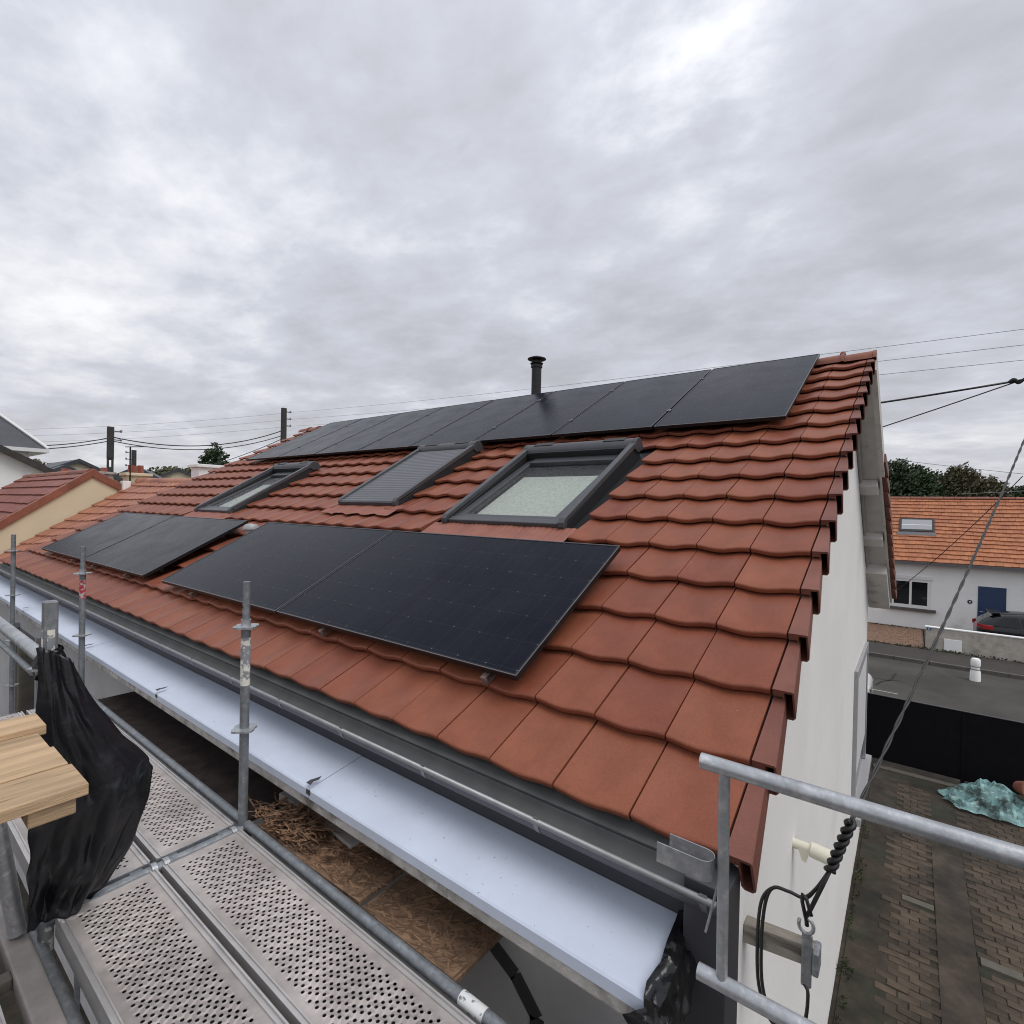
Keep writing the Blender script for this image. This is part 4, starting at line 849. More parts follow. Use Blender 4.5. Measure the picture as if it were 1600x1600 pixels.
# near guard rail frame at the right
gf = thing('guard_railing', 'galvanised guard railing crossing the gable at the right', 'guard rail', (0.11, -0.45, 0.0), 'guard rails')
MB().tube([(-.05, 0, 0.497), (3.2, 0, 0.515)], 0.0168, 18).build('top_rail', 'galvanised', gf, auto=True)
MB().tube([(-.045, 0, 0.03), (3.2, 0, 0.06)], 0.0168, 18).build('mid_rail', 'galvanised', gf, auto=True)
MB().tube([(0.005, 0, 0.03), (0.0, 0, 0.49)], 0.0118, 14).build('post', 'galvanised', gf, auto=True)
cl = MB()
def uclip():
    pts = [(-0.115, 0.075)] + [(-0.115+0.09*k/4, 0.075) for k in range(1, 4)] + [(-0.03+0.024*cos(a), 0.051+0.024*sin(a)) for a in [radians(90-k*18) for k in range(11)]] + [(-0.115-0.012+0.085*(1-k/4), 0.027) for k in range(1, 5)]
    for k in range(len(pts)-1):
        p, q = pts[k], pts[k+1]; cl.hexa([(p[0], p[1]-.0015, .243), (q[0], q[1]-.0015, .243), (q[0], q[1]+.0015, .243), (p[0], p[1]+.0015, .243), (p[0], p[1]-.0015, .288), (q[0], q[1]-.0015, .288), (q[0], q[1]+.0015, .288), (p[0], p[1]+.0015, .288)])
cl.T = lambda x, y, z: (x-.012, y-.045, z+.0)
uclip(); cl.build('clip', 'galvanised', gf)
MB().tube([(-.04, .03, .10), (-.012, .02, .23)], 0.003, 6).build('wire_tie', 'galvanised', gf)

# ---- boards, straw and rubbish between deck and wall
def osb(x0, x1, y0, y1, z, rz, label, m='osb', th=0.018):
    b = MB().box(-(x1-x0)/2, (x1-x0)/2, -(y1-y0)/2, (y1-y0)/2, -th, 0); o = b.build('chipboard_sheet', m, bevel=0.002); o.location = ((x0+x1)/2, (y0+y1)/2, z); o.rotation_euler = (0.0, 0.0, rz)
    if m == 'osb':
        b = MB(); rnd = random.Random(int(abs(x0)*1000)); hx, hy = (x1-x0)/2, (y1-y0)/2
        for k in range(900):
            cx, cy = rnd.uniform(-hx, hx), rnd.uniform(-hy, hy); a = rnd.gauss(0.5, .8); L_ = rnd.uniform(.015, .05); w_ = rnd.uniform(.002, .007)
            d = Vector((cos(a), sin(a), 0)); n_ = Vector((-sin(a), cos(a), 0)); z_ = rnd.uniform(.0003, .0016)
            P = [Vector((cx, cy, z_))+d*L_*i+n_*w_*j+Vector((0, 0, rnd.uniform(0, .0008))) for i, j in ((-1, -.6), (-.2, -1), (1, -.4), (.9, .5), (.1, 1), (-1, .5))]
            if all(abs(p.x) < hx and abs(p.y) < hy for p in P): b.poly(P); b.tone.append(rnd.random())
        stuff(b.build('wood_strands', 'osb strand', o))
    return tag(o, label, 'board', 'boards beside the deck')
osb(-0.735-.50, -0.735, -0.375, -0.05, -0.508, 0.0, 'brown chipboard sheet beside the deck, the one nearest the camera')
osb(-1.80, -1.262, -0.38, -0.04, -0.500, 0.035, 'brown chipboard sheet beside the deck, the one next to the straw')
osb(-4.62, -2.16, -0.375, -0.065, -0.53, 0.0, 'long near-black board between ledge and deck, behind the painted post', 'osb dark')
o = tag(MB().box(-.21, .21, -.06, .06, -.02, .02).build('offcut_board', 'grey board', bevel=0.004), 'grey offcut board lying behind the straw', 'board'); o.location = (-1.97, -0.13, -0.50); o.rotation_euler = (0, 0.04, 0.05)
o = tag(MB().box(-.16, .16, -.035, .035, -.015, .015).build('offcut_board', 'grey board', bevel=0.004), 'narrow grey offcut between the straw and the chipboard', 'board'); o.location = (-1.70, -0.165, -0.497); o.rotation_euler = (0, 0, -0.05)
b = MB(); random.seed(21)
for k in range(1300):
    cx = random.gauss(-1.88, 0.15) if k % 3 else random.gauss(-1.75, .2); cy = random.uniform(-0.38, -0.15)
    if not (-2.14 < cx < -1.35): continue
    hh = 0.060*max(0, 1-((cx+1.94)/0.34)**2)*max(0.25, 1-((cy+0.29)/0.16)**2); z = -0.512+random.uniform(0.1, 1)*hh
    if cx > -1.75: z = max(z, -0.499)
    L_ = random.choice((.02, .035, .05, .08, .13))*random.uniform(.7, 1.3); a = random.uniform(0, 2*pi) if k % 2 else random.gauss(.3, .5); w_ = random.uniform(.001, .005); dz = random.uniform(-.006, .022) if cx < -1.75 else random.uniform(0, .004)
    d = Vector((cos(a), sin(a), 0)); n_ = Vector((-sin(a), cos(a), 0))*w_
    p = Vector((cx, cy, z)); m1 = p+d*L_*.5+Vector((0,0,.004+dz*.3)); q = p+d*L_+Vector((0,0,dz)); m1 += n_*random.uniform(-2, 2)
    up = Vector((0,0,w_*random.uniform(-.8, .8)))
    if min(p.y, q.y, m1.y) < -0.374 or max(p.y, q.y) > -.07: continue
    b.poly([p-n_, m1-n_, m1+n_+up, p+n_+up]); b.poly([m1-n_, q-n_, q+n_+up, m1+n_+up])
b.box(-2.05, -1.62, -0.37, -0.17, -0.53, -0.512)
stuff(tag(b.build('straw', 'straw'), 'brown straw and wood shreds piled at the foot of the painted post', 'straw'))

# ---- black tarp hanging from the outer post
def drape():
    from mathutils import noise as mn
    b = MB(); nu, nv = 60, 84
    TL, TRt = Vector((-2.06, -1.175, 0.52)), Vector((-2.05, -1.075, 0.44))
    out_r = [(-1.075, .44), (-1.055, .36), (-1.00, .25), (-.92, .12), (-.83, -.01), (-.815, -.05), (-.84, -.18), (-.89, -.33), (-.97, -.455), (-1.02, -.492)]
    out_l = [(-1.175, .52), (-1.185, .36), (-1.18, .20), (-1.185, .05), (-1.19, -.05), (-1.20, -.15), (-1.205, -.25), (-1.21, -.33), (-1.21, -.40), (-1.20, -.492)]
    def ev(c, t):
        f = t*(len(c)-1); i = min(int(f), len(c)-2); k = f-i; return (c[i][0]*(1-k)+c[i+1][0]*k, c[i][1]*(1-k)+c[i+1][1]*k)
    G = []
    for j in range(nv+1):
        t = j/nv; l, r = ev(out_l, t), ev(out_r, t); row = []
        for i in range(nu+1):
            s_ = i/nu; y = l[0]*(1-s_)+r[0]*s_; z = l[1]*(1-s_)+r[1]*s_
            fold = 0.020*sin(9*s_+2.5*t) + 0.012*abs(sin(10*s_-4*t+1)) + 0.010*abs(sin(17*s_+6*t)) + 0.012*abs(sin(6*t-7*s_))
            qn = Vector((s_*2.6+.9*t, t*3.4-.5*s_, 4.2)); fold += 0.030*(.35-abs(mn.noise(qn))) + 0.018*(.35-abs(mn.noise(qn*2.3+Vector((5, 2, 1))))) + 0.008*(.35-abs(mn.noise(qn*5.1)))
            amp = 0.25+0.9*t if t < .8 else 1.0
            belly = 0.07*sin(pi*min(1, s_*1.05))*sin(pi*min(1, t*1.1))
            row.append(b.pt((-2.055 + fold*amp + belly, y + 0.012*mn.noise(Vector((t*9, s_*3, 1.5))), z + 0.008*mn.noise(Vector((s_*8, t*4, 7))))))
        G.append(row)
    for j in range(nv):
        for i in range(nu): b.f.append([G[j][i], G[j][i+1], G[j+1][i+1], G[j+1][i]])
    # gathered knot round the post
    kb = MB()
    rings = []
    for j in range(8):
        t = j/7; rings.append([kb.pt((-2.10+(0.036+.010*sin(5*a+j)+.006*sin(3*a))*cos(a)*(1+.25*t), -1.135+(0.036+.010*sin(4*a-j))*sin(a)*(1+.2*t), 0.49-0.10*t+0.012*sin(3*a))) for a in [2*pi*k/18 for k in range(18)]])
    for j in range(7):
        for k in range(18): kb.f.append([rings[j][k], rings[j][(k+1) % 18], rings[j+1][(k+1) % 18], rings[j+1][k]])
    o = thing('tarp', 'black tarp tied to the square-topped post and hanging down to the deck', 'tarp', (0, 0, 0))
    s_ = b.build('sheet', 'black tarp', o, smooth=True); md = s_.modifiers.new('solid', 'SOLIDIFY'); md.thickness = 0.002
    kb.build('knot', 'black tarp', o, smooth=False)
drape()
# ---- wooden boards on trestle at the left
wt = thing('board_table', 'raw pine boards laid as a work top at the left edge', 'work top', (-1.6, -1.6, ZD))
zt = 0.30-ZD
xs = [(-1.92, -1.775, -1.205, 0.018), (-1.772, -1.615, -1.226, 0.0), (-1.612, -1.452, -1.219, 0.002), (-1.449, -1.285, -1.212, -0.001)]
for x0, x1, ye, dz in xs:
    MB().box(x0+1.6, x1+1.6, -0.55, ye+1.6, zt-0.031+dz, zt+dz).build('board', 'pine board', wt, bevel=0.0025)
MB().box(-1.92+1.6, -1.285+1.6, -0.42, -0.30, zt-0.09, zt-0.037).build('bearer', 'pine board', wt, bevel=0.004)
MB().box(-1.40+1.6, -1.295+1.6, -1.33+1.6, -1.235+1.6, zt-0.075, zt-0.032).build('block', 'pine board', wt, bevel=0.004)
for x in (-1.85, -1.36): MB().tube([(x+1.6, -0.50, -0.05), (x+1.6, -0.50, zt-0.037)], 0.02, 12).build('leg', 'galvanised dull', wt, auto=True)
tube_thing('prop_tube', [(-2.1, -1.30, 0.10), (-2.1, -1.215, -0.52)], 0.026, 'pale leaning tube under the raw pine boards', 'scaffold tube', 'galvanised', group='scaffold tubes')
# ---- black foil crumpled over the end of the ledge
def crumple(name, c, rad, n1, n2, jit, m, label, cat, seed, half=False):
    random.seed(seed); b = MB(); G = []
    for j in range(n2+1):
        ph = (pi*0.5 if half else pi)*j/n2; row = []
        for i in range(n1):
            th_ = 2*pi*i/n1; k = 1+random.uniform(-jit, jit)
            row.append(b.pt((c[0]+rad[0]*sin(ph)*cos(th_)*k, c[1]+rad[1]*sin(ph)*sin(th_)*k, c[2]+rad[2]*cos(ph)*(1+random.uniform(-jit, jit)))))
        G.append(row)
    for j in range(n2):
        for i in range(n1): b.f.append([G[j][i], G[j][(i+1) % n1], G[j+1][(i+1) % n1], G[j+1][i]])
    return tag(b.build(name, m), label, cat)
def foil():
    random.seed(5); b = MB(); G = []; n1, n2 = 30, 40
    prof = [(0.00, -.185), (-.08, -.19), (-.17, -.205), (-.25, -.215), (-.315, -.235), (-.335, -.29), (-.32, -.34), (-.29, -.385)]
    ed = [random.uniform(-.03, .035) for _ in range(9)]
    from mathutils import noise as mn
    for j in range(n2+1):
        f = j/n2*(len(prof)-1); i0 = min(int(f), len(prof)-2); k = f-i0
        y = prof[i0][0]*(1-k)+prof[i0+1][0]*k; z = prof[i0][1]*(1-k)+prof[i0+1][1]*k; row = []
        e8 = j/n2*8; ia = min(int(e8), 7); edge = ed[ia]*(1-(e8-ia))+ed[ia+1]*(e8-ia)
        for i in range(n1+1):
            s_ = i/n1
            if s_ < 0.5: x = -0.140+edge*(1-2*s_)+(s_/.5)*0.070; yy, zz = y, z
            else:
                t = (s_-.5)/.5; x = -0.070+0.026*sin(pi*t); yy = y+(-.14-y)*t*.55; zz = z+(-.42-z)*t*.75
            q = Vector((x*14, yy*14, zz*14)); r_ = 0.028*(1-2.2*abs(mn.noise(q*.62)))+0.010*(1-2.2*abs(mn.noise(q*1.5+Vector((3, 1, 7)))))-.014
            row.append(b.pt((x+r_*(.9 if s_ > .45 else .3), yy-r_*.5, zz+r_*(.9 if s_ < .6 else .2))))
        G.append(row)
    for j in range(n2):
        for i in range(n1):
            q = [G[j][i], G[j][i+1], G[j+1][i+1], G[j+1][i]]
            b.f.append([q[0], q[1], q[2]]); b.f.append([q[0], q[2], q[3]])
    tag(b.build('plastic_foil', 'black foil', auto=True), 'crumpled black plastic foil over the end of the white ledge sheet', 'foil')
foil()

# ------------------------------------------------------------------ yard things
g = thing('gate', 'solid black gate closing the paved yard from the street', 'gate', (-0.25, 11.7, GZ))
for k in range(3):
    MB().box(k*1.55+.005, k*1.55+1.545, -.02, .02, 0.06, 1.385).build('panel', 'gate black', g, bevel=0.004)
    MB().box(k*1.55-.03, k*1.55+.03, -.035, .035, 0.0, 1.38).build('post', 'gate black', g)
    MB().box(k*1.55, k*1.55+1.55, -.028, .028, 1.386, 1.397).build('top_bar', 'charcoal cladding', g)
random.seed(9)
def film(c, rx, ry, hgt, n, label):
    from mathutils import noise as mn
    b = MB(); G = []
    for j in range(n+1):
        row = []
        for i in range(n+1):
            u_, v_ = i/n*2-1, j/n*2-1; r_ = sqrt(u_*u_+v_*v_)
            if r_ > 1: u_, v_ = u_/r_**.6, v_/r_**.6; r_ = min(1, r_)
            q = Vector((u_*1.9, v_*1.9, 3.3)); rd_ = (.55-abs(mn.noise(q*1.3)))+.5*(.5-abs(mn.noise(q*2.9)))+.25*(.5-abs(mn.noise(q*6.5)))
            h = hgt*max(0, 1-r_**1.5)*(.35+1.0*max(0, rd_)) + .05*max(0, rd_)
            k = 1+.16*mn.noise(Vector((u_*3, v_*3, 9)))
            row.append(b.pt((c[0]+rx*u_*k, c[1]+ry*v_*k, GZ+0.015+max(0, h))))
        G.append(row)
    for j in range(n):
        for i in range(n):
            q = [G[j][i], G[j][i+1], G[j+1][i+1], G[j+1][i]]; b.f.append([q[0], q[1], q[2]]); b.f.append([q[0], q[2], q[3]])
    return tag(b.build('plastic_sheet', 'blue film'), label, 'plastic sheet')
film((1.62, 10.85), 0.66, 0.46, 0.40, 30, 'crumpled turquoise plastic sheet heaped on the yard by the black gate')
for (x, y, rx, rz, lab) in ((2.02, 11.15, 1.3, 0.5, 'terracotta pot tipped over behind the turquoise sheet'), (2.25, 10.85, 1.45, 1.9, 'terracotta pot lying at the right edge beside the turquoise sheet')):
    o = tag(MB().lathe([(0.0, 0), (0.10, 0), (0.15, 0.26), (0.165, 0.26), (0.165, 0.31), (0.145, 0.31), (0.13, 0.26), (0.085, 0.02), (0.0, 0.02)], (0,0,0), 22).build('plant_pot', 'terracotta', auto=True), lab, 'pot', 'terracotta pots by the gate'); o.location = (x, y, GZ+0.40 if x < 2.1 else GZ+.18); o.rotation_euler = (rx, 0, rz)
MB_ = MB(); random.seed(3)
def leaves(b, c, r, n, sz, flat=1.0, shell=0.35):
    for k in range(n):
        while True:
            p = Vector((random.uniform(-1, 1), random.uniform(-1, 1), random.uniform(-1, 1)))
            if shell < p.length < 1: break
        q = Vector((c[0]+p.x*r[0], c[1]+p.y*r[1], c[2]+p.z*r[2])); a = Vector((random.gauss(0,1), random.gauss(0,1), random.gauss(0, flat))).normalized(); d = a.orthogonal().normalized(); e2 = a.cross(d); s_ = sz*random.uniform(.5, 1.4); s2 = s_*random.uniform(.35, .7)
        b.poly([q-d*s_, q-e2*s2, q+d*s_, q+e2*s2])
b = MB(); random.seed(8)
for k in range(26):
    y = random.uniform(4.2, 9.0); sz_ = random.choice((.02, .03, .05, .09)); leaves(b, (-0.09+random.uniform(0, .05), y, GZ+sz_*.5), (sz_*.8, sz_*1.8, sz_), int(12+sz_*350), random.uniform(.010, .022), shell=0)
stuff(tag(b.build('weeds', 'hedge leaf'), 'low weeds along the foot of the white gable wall', 'weeds'))

# ------------------------------------------------------------------ across the street
def tile_courses(P, u0, u1, nrow, tw, m, name, parent, th=0.03, jit=0.01, wave=0.0):
    """joined field of small tiles: P(u, t) gives the surface point, t 0 eave .. 1 ridge"""
    b = MB()
    nc = int((u1-u0)/tw)
    for r in range(nrow):
        t0, t1 = r/nrow, (r+1.12)/nrow
        off = 0.5*tw*(r % 2)
        for c in range(-1, nc):
            ua = max(u0, u0+c*tw+off); ub = min(u1, u0+(c+1)*tw+off-0.006)
            if ub-ua < 0.02: continue
            p00, p10, p01, p11 = Vector(P(ua, t0)), Vector(P(ub, t0)), Vector(P(ua, min(1, t1))), Vector(P(ub, min(1, t1)))
            n = (p10-p00).cross(p01-p00).normalized()
            if n.z < 0: n = -n
            j = random.uniform(-jit, jit); l = n*(th+j*.4); lo = n*(-0.004); dn = (p00-p01).normalized()*j
            A_, B_, C_, D_ = p00+l+dn, p10+l+dn, p11+n*0.006, p01+n*0.006; E_, F_ = p00+lo+dn, p10+lo+dn
            i = [b.pt(q) for q in (A_, B_, C_, D_, E_, F_)]
            b.f += [[i[0], i[1], i[2], i[3]], [i[4], i[5], i[1], i[0]], [i[4], i[0], i[3]], [i[5], i[2], i[1]]]; b.tone += [random.random()]*4
    return stuff(b.build(name, m, parent))
nh = thing('neighbour_house', 'long white single-storey house with orange tiled roof across the street', 'house', (0, 28, GZ))
hz_ = -0.98-GZ; rz_ = 1.93-GZ
MB().prism([(0, -.1), (7.0, -.1), (7.0, hz_), (3.5, rz_-.12), (0, hz_)], -9, 13, 'x').build('wall', 'white wall', nh)
ro = MB().prism([(-.32, hz_-.02), (3.5, rz_-.03), (7.3, hz_-.02), (7.3, hz_-.10), (3.5, rz_-.15), (-.32, hz_-.10)], -9.2, 13.2, 'x').build('roof', 'terracotta', nh)
tile_courses(lambda u, t: (u, -.34+3.84*t, hz_-.01+(rz_-hz_)*t+0.035*sin(u*.8+t*3)*sin(pi*t)), -5.2, 8.5, 17, 0.24, OLD_F, 'tile_field', ro, th=0.055, jit=0.02)
x = -5.2
while x < 8.5:
    MB().prism([(3.5+.13*cos(a), rz_-.03+.11*sin(a)) for a in [pi*k/8 for k in range(9)]], x, x+.41, 'x').build('ridge_tile', RIDGE, ro, auto=True); x += .425
MB().box(-9.2, 13.2, -.44, -.33, hz_-.12, hz_-.01).build('gutter', 'zinc', nh)
sl = Vector((0, 3.84, rz_-hz_)).normalized(); sn = Vector((0, -sl.z, sl.y))
def NR(x, s, h): return tuple(Vector((x, -.34, hz_)) + sl*s + sn*h)
sk = MB(NR).box(-.08, 1.25, 2.05, 3.02, 0.03, 0.10).build('skylight', 'black trim', nh); MB(NR).box(.02, 1.15, 2.18, 2.92, 0.10, 0.106).build('pane', 'sky pane', sk); MB(NR).box(-.15, 1.3, 1.78, 2.05, 0.05, 0.07).build('apron', 'zinc', sk)
MB(NR).box(.02, 1.15, 2.50, 2.53, 0.106, 0.11).build('glazing_bar', 'white pvc', sk)
def rz0(z): return z-GZ
w1 = MB().box(-.30, 1.16, -.012, .03, rz0(-3.10), rz0(-1.78)).build('window', 'white pvc', nh)
for xa, xb in ((-.17, .38), (.47, 1.02)): MB().box(xa, xb, -.018, -.010, rz0(-2.95), rz0(-1.92)).build('pane', 'dark pane', w1)
MB().box(-.34, 1.20, -.06, .0, rz0(-1.80), rz0(-1.66)).build('shutter_box', 'white pvc', w1); MB().box(-.42, 1.33, -.16, .0, rz0(-3.22), rz0(-3.10)).build('sill', 'kerb stone', w1, bevel=.01)
d1 = MB().box(2.70, 3.58, -.02, .03, 0.10, rz0(-1.88)).build('door', 'blue door', nh); MB().tube([(2.76, -.06, 1.15), (2.88, -.06, 1.15)], .012, 8).build('handle', 'chrome', d1)
pq = tag(MB().lathe([(0, -.02), (.075, -.02), (.085, -.012), (.085, 0)], (0,0,0), 20, axis='y').build('wall_plaque', 'plaque'), 'small round dark plaque on the white wall left of the blue door', 'plaque'); pq.location = (2.45, 27.998, -2.58)
MB().lathe([(0, -.022), (.03, -.022)], (0,0,0), 10, axis='y').build('mark', 'white pvc', pq)
hedge = MB(); random.seed(12); leaves(hedge, (-.3, 27.7, GZ+.06), (1.6, .12, .10), 420, .05, shell=0); leaves(hedge, (1.5, 23.55, GZ+.13), (3.2, .10, .07), 500, .04, shell=0)
stuff(tag(hedge.build('verge_plants', 'hedge leaf'), 'strip of low green plants at the foot of the white house and roughcast wall', 'plants'))
drive = struct(MB().box(-9, 0.9, 23.6, 28.0, GZ-.3, GZ+.115).build('driveway', 'earth'))
b = MB()
for r in range(38):
    for c in range(26):
        x = -1.9+c*.105+.0525*(r % 2); y = 23.66+r*.112; b.box(x+.004, x+.10, y, y+.105, GZ+.09, GZ+.122+random.uniform(-.006, .006))
stuff(b.build('paving_brick_field', 'brick paving', drive))
fc = struct(MB().box(0.92, 13, 23.85, 28.0, GZ-.3, GZ+.125).build('forecourt', 'yard concrete'))
lw = thing('garden_wall', 'low pale roughcast wall with a thin white coping in front of the dark car', 'wall', (0.92, 23.7, GZ))
MB().box(0, 9, 0, .18, 0.05, 0.93).build('masonry', 'pale roughcast', lw); MB().box(-.02, 9, -.02, .20, 0.931, 0.965).build('coping', 'white wall', lw)
MB().box(0.54, 1.05, -.03, .0, 0.12, 0.58).build('meter_box', 'white wall', lw, bevel=.01); MB().box(0.03, .16, -.012, -.001, .82, .92).build('number_plate', 'blue plate', lw); MB().box(0.07, .11, -.015, -.0125, .85, .89).build('plate_mark', 'white pvc', lw)
bo = thing('bollard', 'short white roadside bollard near the kerb across the street', 'bollard', (2.1, 20.3, GZ))
MB().lathe([(.135, 0), (.13, .28), (.11, .33), (.105, .43), (.125, .50), (.12, .66), (.09, .70), (0, .71)], (0,0,0), 16).build('body', 'white wall', bo, auto=True)
for z in (.34, .44): MB().lathe([(.112, z), (.116, z+.02), (.112, z+.04)], (0,0,0), 16).build('ring', 'grey pvc', bo)
def car(loc, rz, paint, label):
    o = thing('parked_car', label, 'car', loc, 'parked cars'); o.rotation_euler = (0, 0, rz)
    # stations along x: front +, rear -;  (x, z_low, z_belt, z_roof, half width belt, half width roof)
    S = [(-2.10, .42, .80, .86, .70, .55), (-2.02, .25, .92, 1.00, .80, .60), (-1.85, .22, .98, 1.18, .84, .60), (-1.45, .22, .98, 1.40, .87, .60), (-0.8, .2, .96, 1.47, .88, .62), (0.0, .2, .94, 1.47, .88, .62), (.55, .2, .93, 1.36, .88, .60), (1.05, .2, .93, 1.06, .87, .62), (1.2, .2, .92, .97, .86, .66), (1.85, .22, .80, .84, .82, .60), (2.08, .30, .66, .70, .70, .5)]
    b = MB(); rows = []
    for x, zl, zb, zr, wb, wr in S:
        half = [(wb*.9, zl), (wb, zl+.15), (wb*1.01, (zl+zb)/2+.08), (wb*.99, zb), (wr+(wb-wr)*.12, zb+(zr-zb)*.85), (wr*.8, zr), (0, zr+.02)]
        rows.append([b.pt((x, -y, z)) for y, z in half] + [b.pt((x, y, z)) for y, z in half[-2::-1]])
    for k in range(len(rows)-1):
        for j in range(len(rows[0])-1): b.f.append([rows[k][j], rows[k+1][j], rows[k+1][j+1], rows[k][j+1]])
    b.f.append(rows[0]); b.f.append(rows[-1][::-1])
    bd = b.build('body', paint, o, smooth=True); md = bd.modifiers.new('sub', 'SUBSURF'); md.levels = 2; md.render_levels = 2
    for sgn in (-1, 1):
        for (xa, xb, xc, xd) in ((-1.62, -.85, -.95, -1.35), (-.78, .02, -.05, -.85), (.08, .82, .40, .0)):
            y0, y1 = .868*sgn, .70*sgn
            q = [(xa, y0, .99), (xb, y0, .98), (xc, y1, 1.33), (xd, y1, 1.31)]
            g_ = MB(); g_.poly(q if sgn < 0 else q[::-1]); g_.build('side_window', 'car glass', o)
        for xw_ in (-1.30, 1.30):
            wh = MB().lathe([(.0, -.10), (.30, -.10), (.33, -.06), (.33, .06), (.30, .10), (.0, .10)], (0,0,0), 24, axis='y').build('wheel', 'rubber', o, auto=True); wh.location = (xw_, .78*sgn, .33)
            MB().lathe([(.0, .105*sgn), (.20, .105*sgn), (.21, .09*sgn)], (0,0,0), 18, axis='y').build('rim', 'chrome', wh)
        tl = MB(); pl = [(-2.125, .40), (-2.06, .68), (-1.90, .85), (-1.62, .91), (-1.62, .86), (-1.88, .78), (-2.02, .62), (-2.08, .40)]
        tl.prism([(x_, y_*sgn) for x_, y_ in pl], .83, .985, 'z').build('tail_light', 'tail light', o)
        MB().box(1.98, 2.06, .45*sgn-.12, .45*sgn+.12, .55, .66).build('headlight', 'chrome', o, bevel=.01)
    rw = MB(); rw.poly([(-1.985, -.55, 1.03), (-1.985, .55, 1.03), (-1.60, .50, 1.345), (-1.60, -.50, 1.345)][::-1]); rw.build('rear_window', 'car glass', o)
    MB().hexa([(-1.72, -.56, 1.40), (-1.40, -.58, 1.43), (-1.40, .58, 1.43), (-1.72, .56, 1.40), (-1.72, -.55, 1.425), (-1.40, -.56, 1.455), (-1.40, .56, 1.455), (-1.72, .55, 1.425)]).build('spoiler', paint, o, bevel=.01)
    ws = MB(); ws.poly([(.62, -.55, 1.36), (.62, .55, 1.36), (1.06, .64, 1.07), (1.06, -.64, 1.07)]); ws.build('windscreen', 'car glass', o)
    return o
car((4.52, 25.6, GZ+.125), 0.0, 'car black', 'dark hatchback parked behind the low roughcast wall at the right edge')
car((-2.38, 15.25, GZ), 0.0, 'car white', 'white car on the street, mostly hidden behind the gable corner')

# trees behind the house across the street
def tree(name, label, base, H, blobs, n, sz, leafm, seed, group=None):
    random.seed(seed); o = thing(name, label, 'tree', base, group)
    tb = MB(); tb.tube([(0,0,0), (.1,.05,H*.25), (-.05,.1,H*.5), (.05,0,H*.75)], [.32, .24, .17, .08], 10)
    for k in range(7):
        bl = random.choice(blobs); s0 = random.uniform(.3, .6)*H; tb.tube([(0,0,s0), (bl[0]*.5, bl[1]*.5, s0+(bl[2]-s0)*.6), (bl[0], bl[1], bl[2])], [.11, .07, .03], 6)
    tb.build('trunk', 'bark', o, smooth=True)
    b = MB(); tot = sum(x[3]*x[4]*x[5] for x in blobs)
    for bl in blobs:
        k = int(n*bl[3]*bl[4]*bl[5]/tot); m_ = max(6, k//20)
        # clumps inside each lobe
        for c in range(m_):
            while True:
                p = Vector((random.uniform(-1, 1), random.uniform(-1, 1), random.uniform(-1, 1)))
                if .25 < p.length < 1.0: break
            leaves(b, (bl[0]+p.x*bl[3], bl[1]+p.y*bl[4], bl[2]+p.z*bl[5]), (.55, .55, .40), 32, sz*1.35, shell=0)
    b.build('crown', leafm, o); return o
tree('pine_tree', 'dark green broad-crowned tree behind the orange roof, nearest the gable', (-1.6, 58, GZ), 10.4, [(0,0,8.6,3.0,2.5,1.7), (2.0,.5,8.0,2.3,2.2,1.5), (-2.0,0,8.2,2.6,2.2,1.6), (1,0,6.3,3.4,2.5,1.6), (3.0,0,6.9,1.6,1.6,1.2), (-1,0,6.2,3,2.5,1.6)], 16000, .11, 'pine leaf', 31, 'trees beyond the orange roof')
tree('oak_tree', 'brownish green tree with a loose crown behind the orange roof', (3.9, 60, GZ), 10, [(0,0,8.6,1.3,1.3,1.1), (-.9,0,8.0,1.3,1.2,1.1), (1.3,0,7.6,1.5,1.3,1.1), (0,0,6.8,2.6,1.8,1.4), (2.3,0,6.6,1.3,1.2,1.1), (-1.5,0,6.3,1.6,1.5,1.4)], 12000, .11, 'brown leaf', 32, 'trees beyond the orange roof')
tree('round_tree', 'small round dark tree peeping over the orange roof at the right edge', (8.6, 63, GZ), 8.2, [(0,0,7.1,1.5,1.4,.9), (-1.2,0,6.5,1.2,1.2,.8), (1.4,0,6.6,1.4,1.2,.8), (0,0,5.6,2.6,1.6,1.2)], 7000, .10, 'pine leaf', 33, 'trees beyond the orange roof')
tree('low_tree', 'low olive tree between the dark trees and the brownish tree', (1.2, 66, GZ), 8.6, [(0,0,7.3,1.8,1.4,1.2), (1.6,0,6.8,1.6,1.4,1.2), (-1.4,0,6.4,1.6,1.4,1.2), (4.2,0,6.6,2.2,1.4,1.0)], 8000, .11, 'brown leaf', 34, 'trees beyond the orange roof')

# ------------------------------------------------------------------ row of houses to the left
r1 = thing('row_house', 'low terraced house with faded sagging tile roof attached to the left of the main house', 'house', (-12.8, 0, GZ))
def P1(u, t):       # bilinear between our verge and the far end, in world space
    f = (u+11.1)/(-3.5); 
    y0, z0, y1, z1 = 0.0, -0.075, 2.85, 1.44; y2, z2, y3, z3 = 0.05, -0.46, 2.95, 1.53
    ya, za = y0+(y1-y0)*t, z0+(z1-z0)*t; yb, zb = y2+(y3-y2)*t, z2+(z3-z2)*t
    return (u, ya+(yb-ya)*f, za+(zb-za)*f - 0.03*sin(pi*f)*sin(pi*t))
def loc1(p): return (p[0]+12.8, p[1], p[2]-GZ)
MB().prism([(0.10, -.1), (5.8, -.1), (5.8, 3.9), (2.9, 5.45), (0.10, 3.55)], -1.75, 1.66, 'x').build('wall', 'cream render', r1)
b = MB(); n_ = 10; G = [[b.pt(loc1(P1(-11.1-3.5*i/n_, j/n_))) for i in range(n_+1)] for j in range(n_+1)]
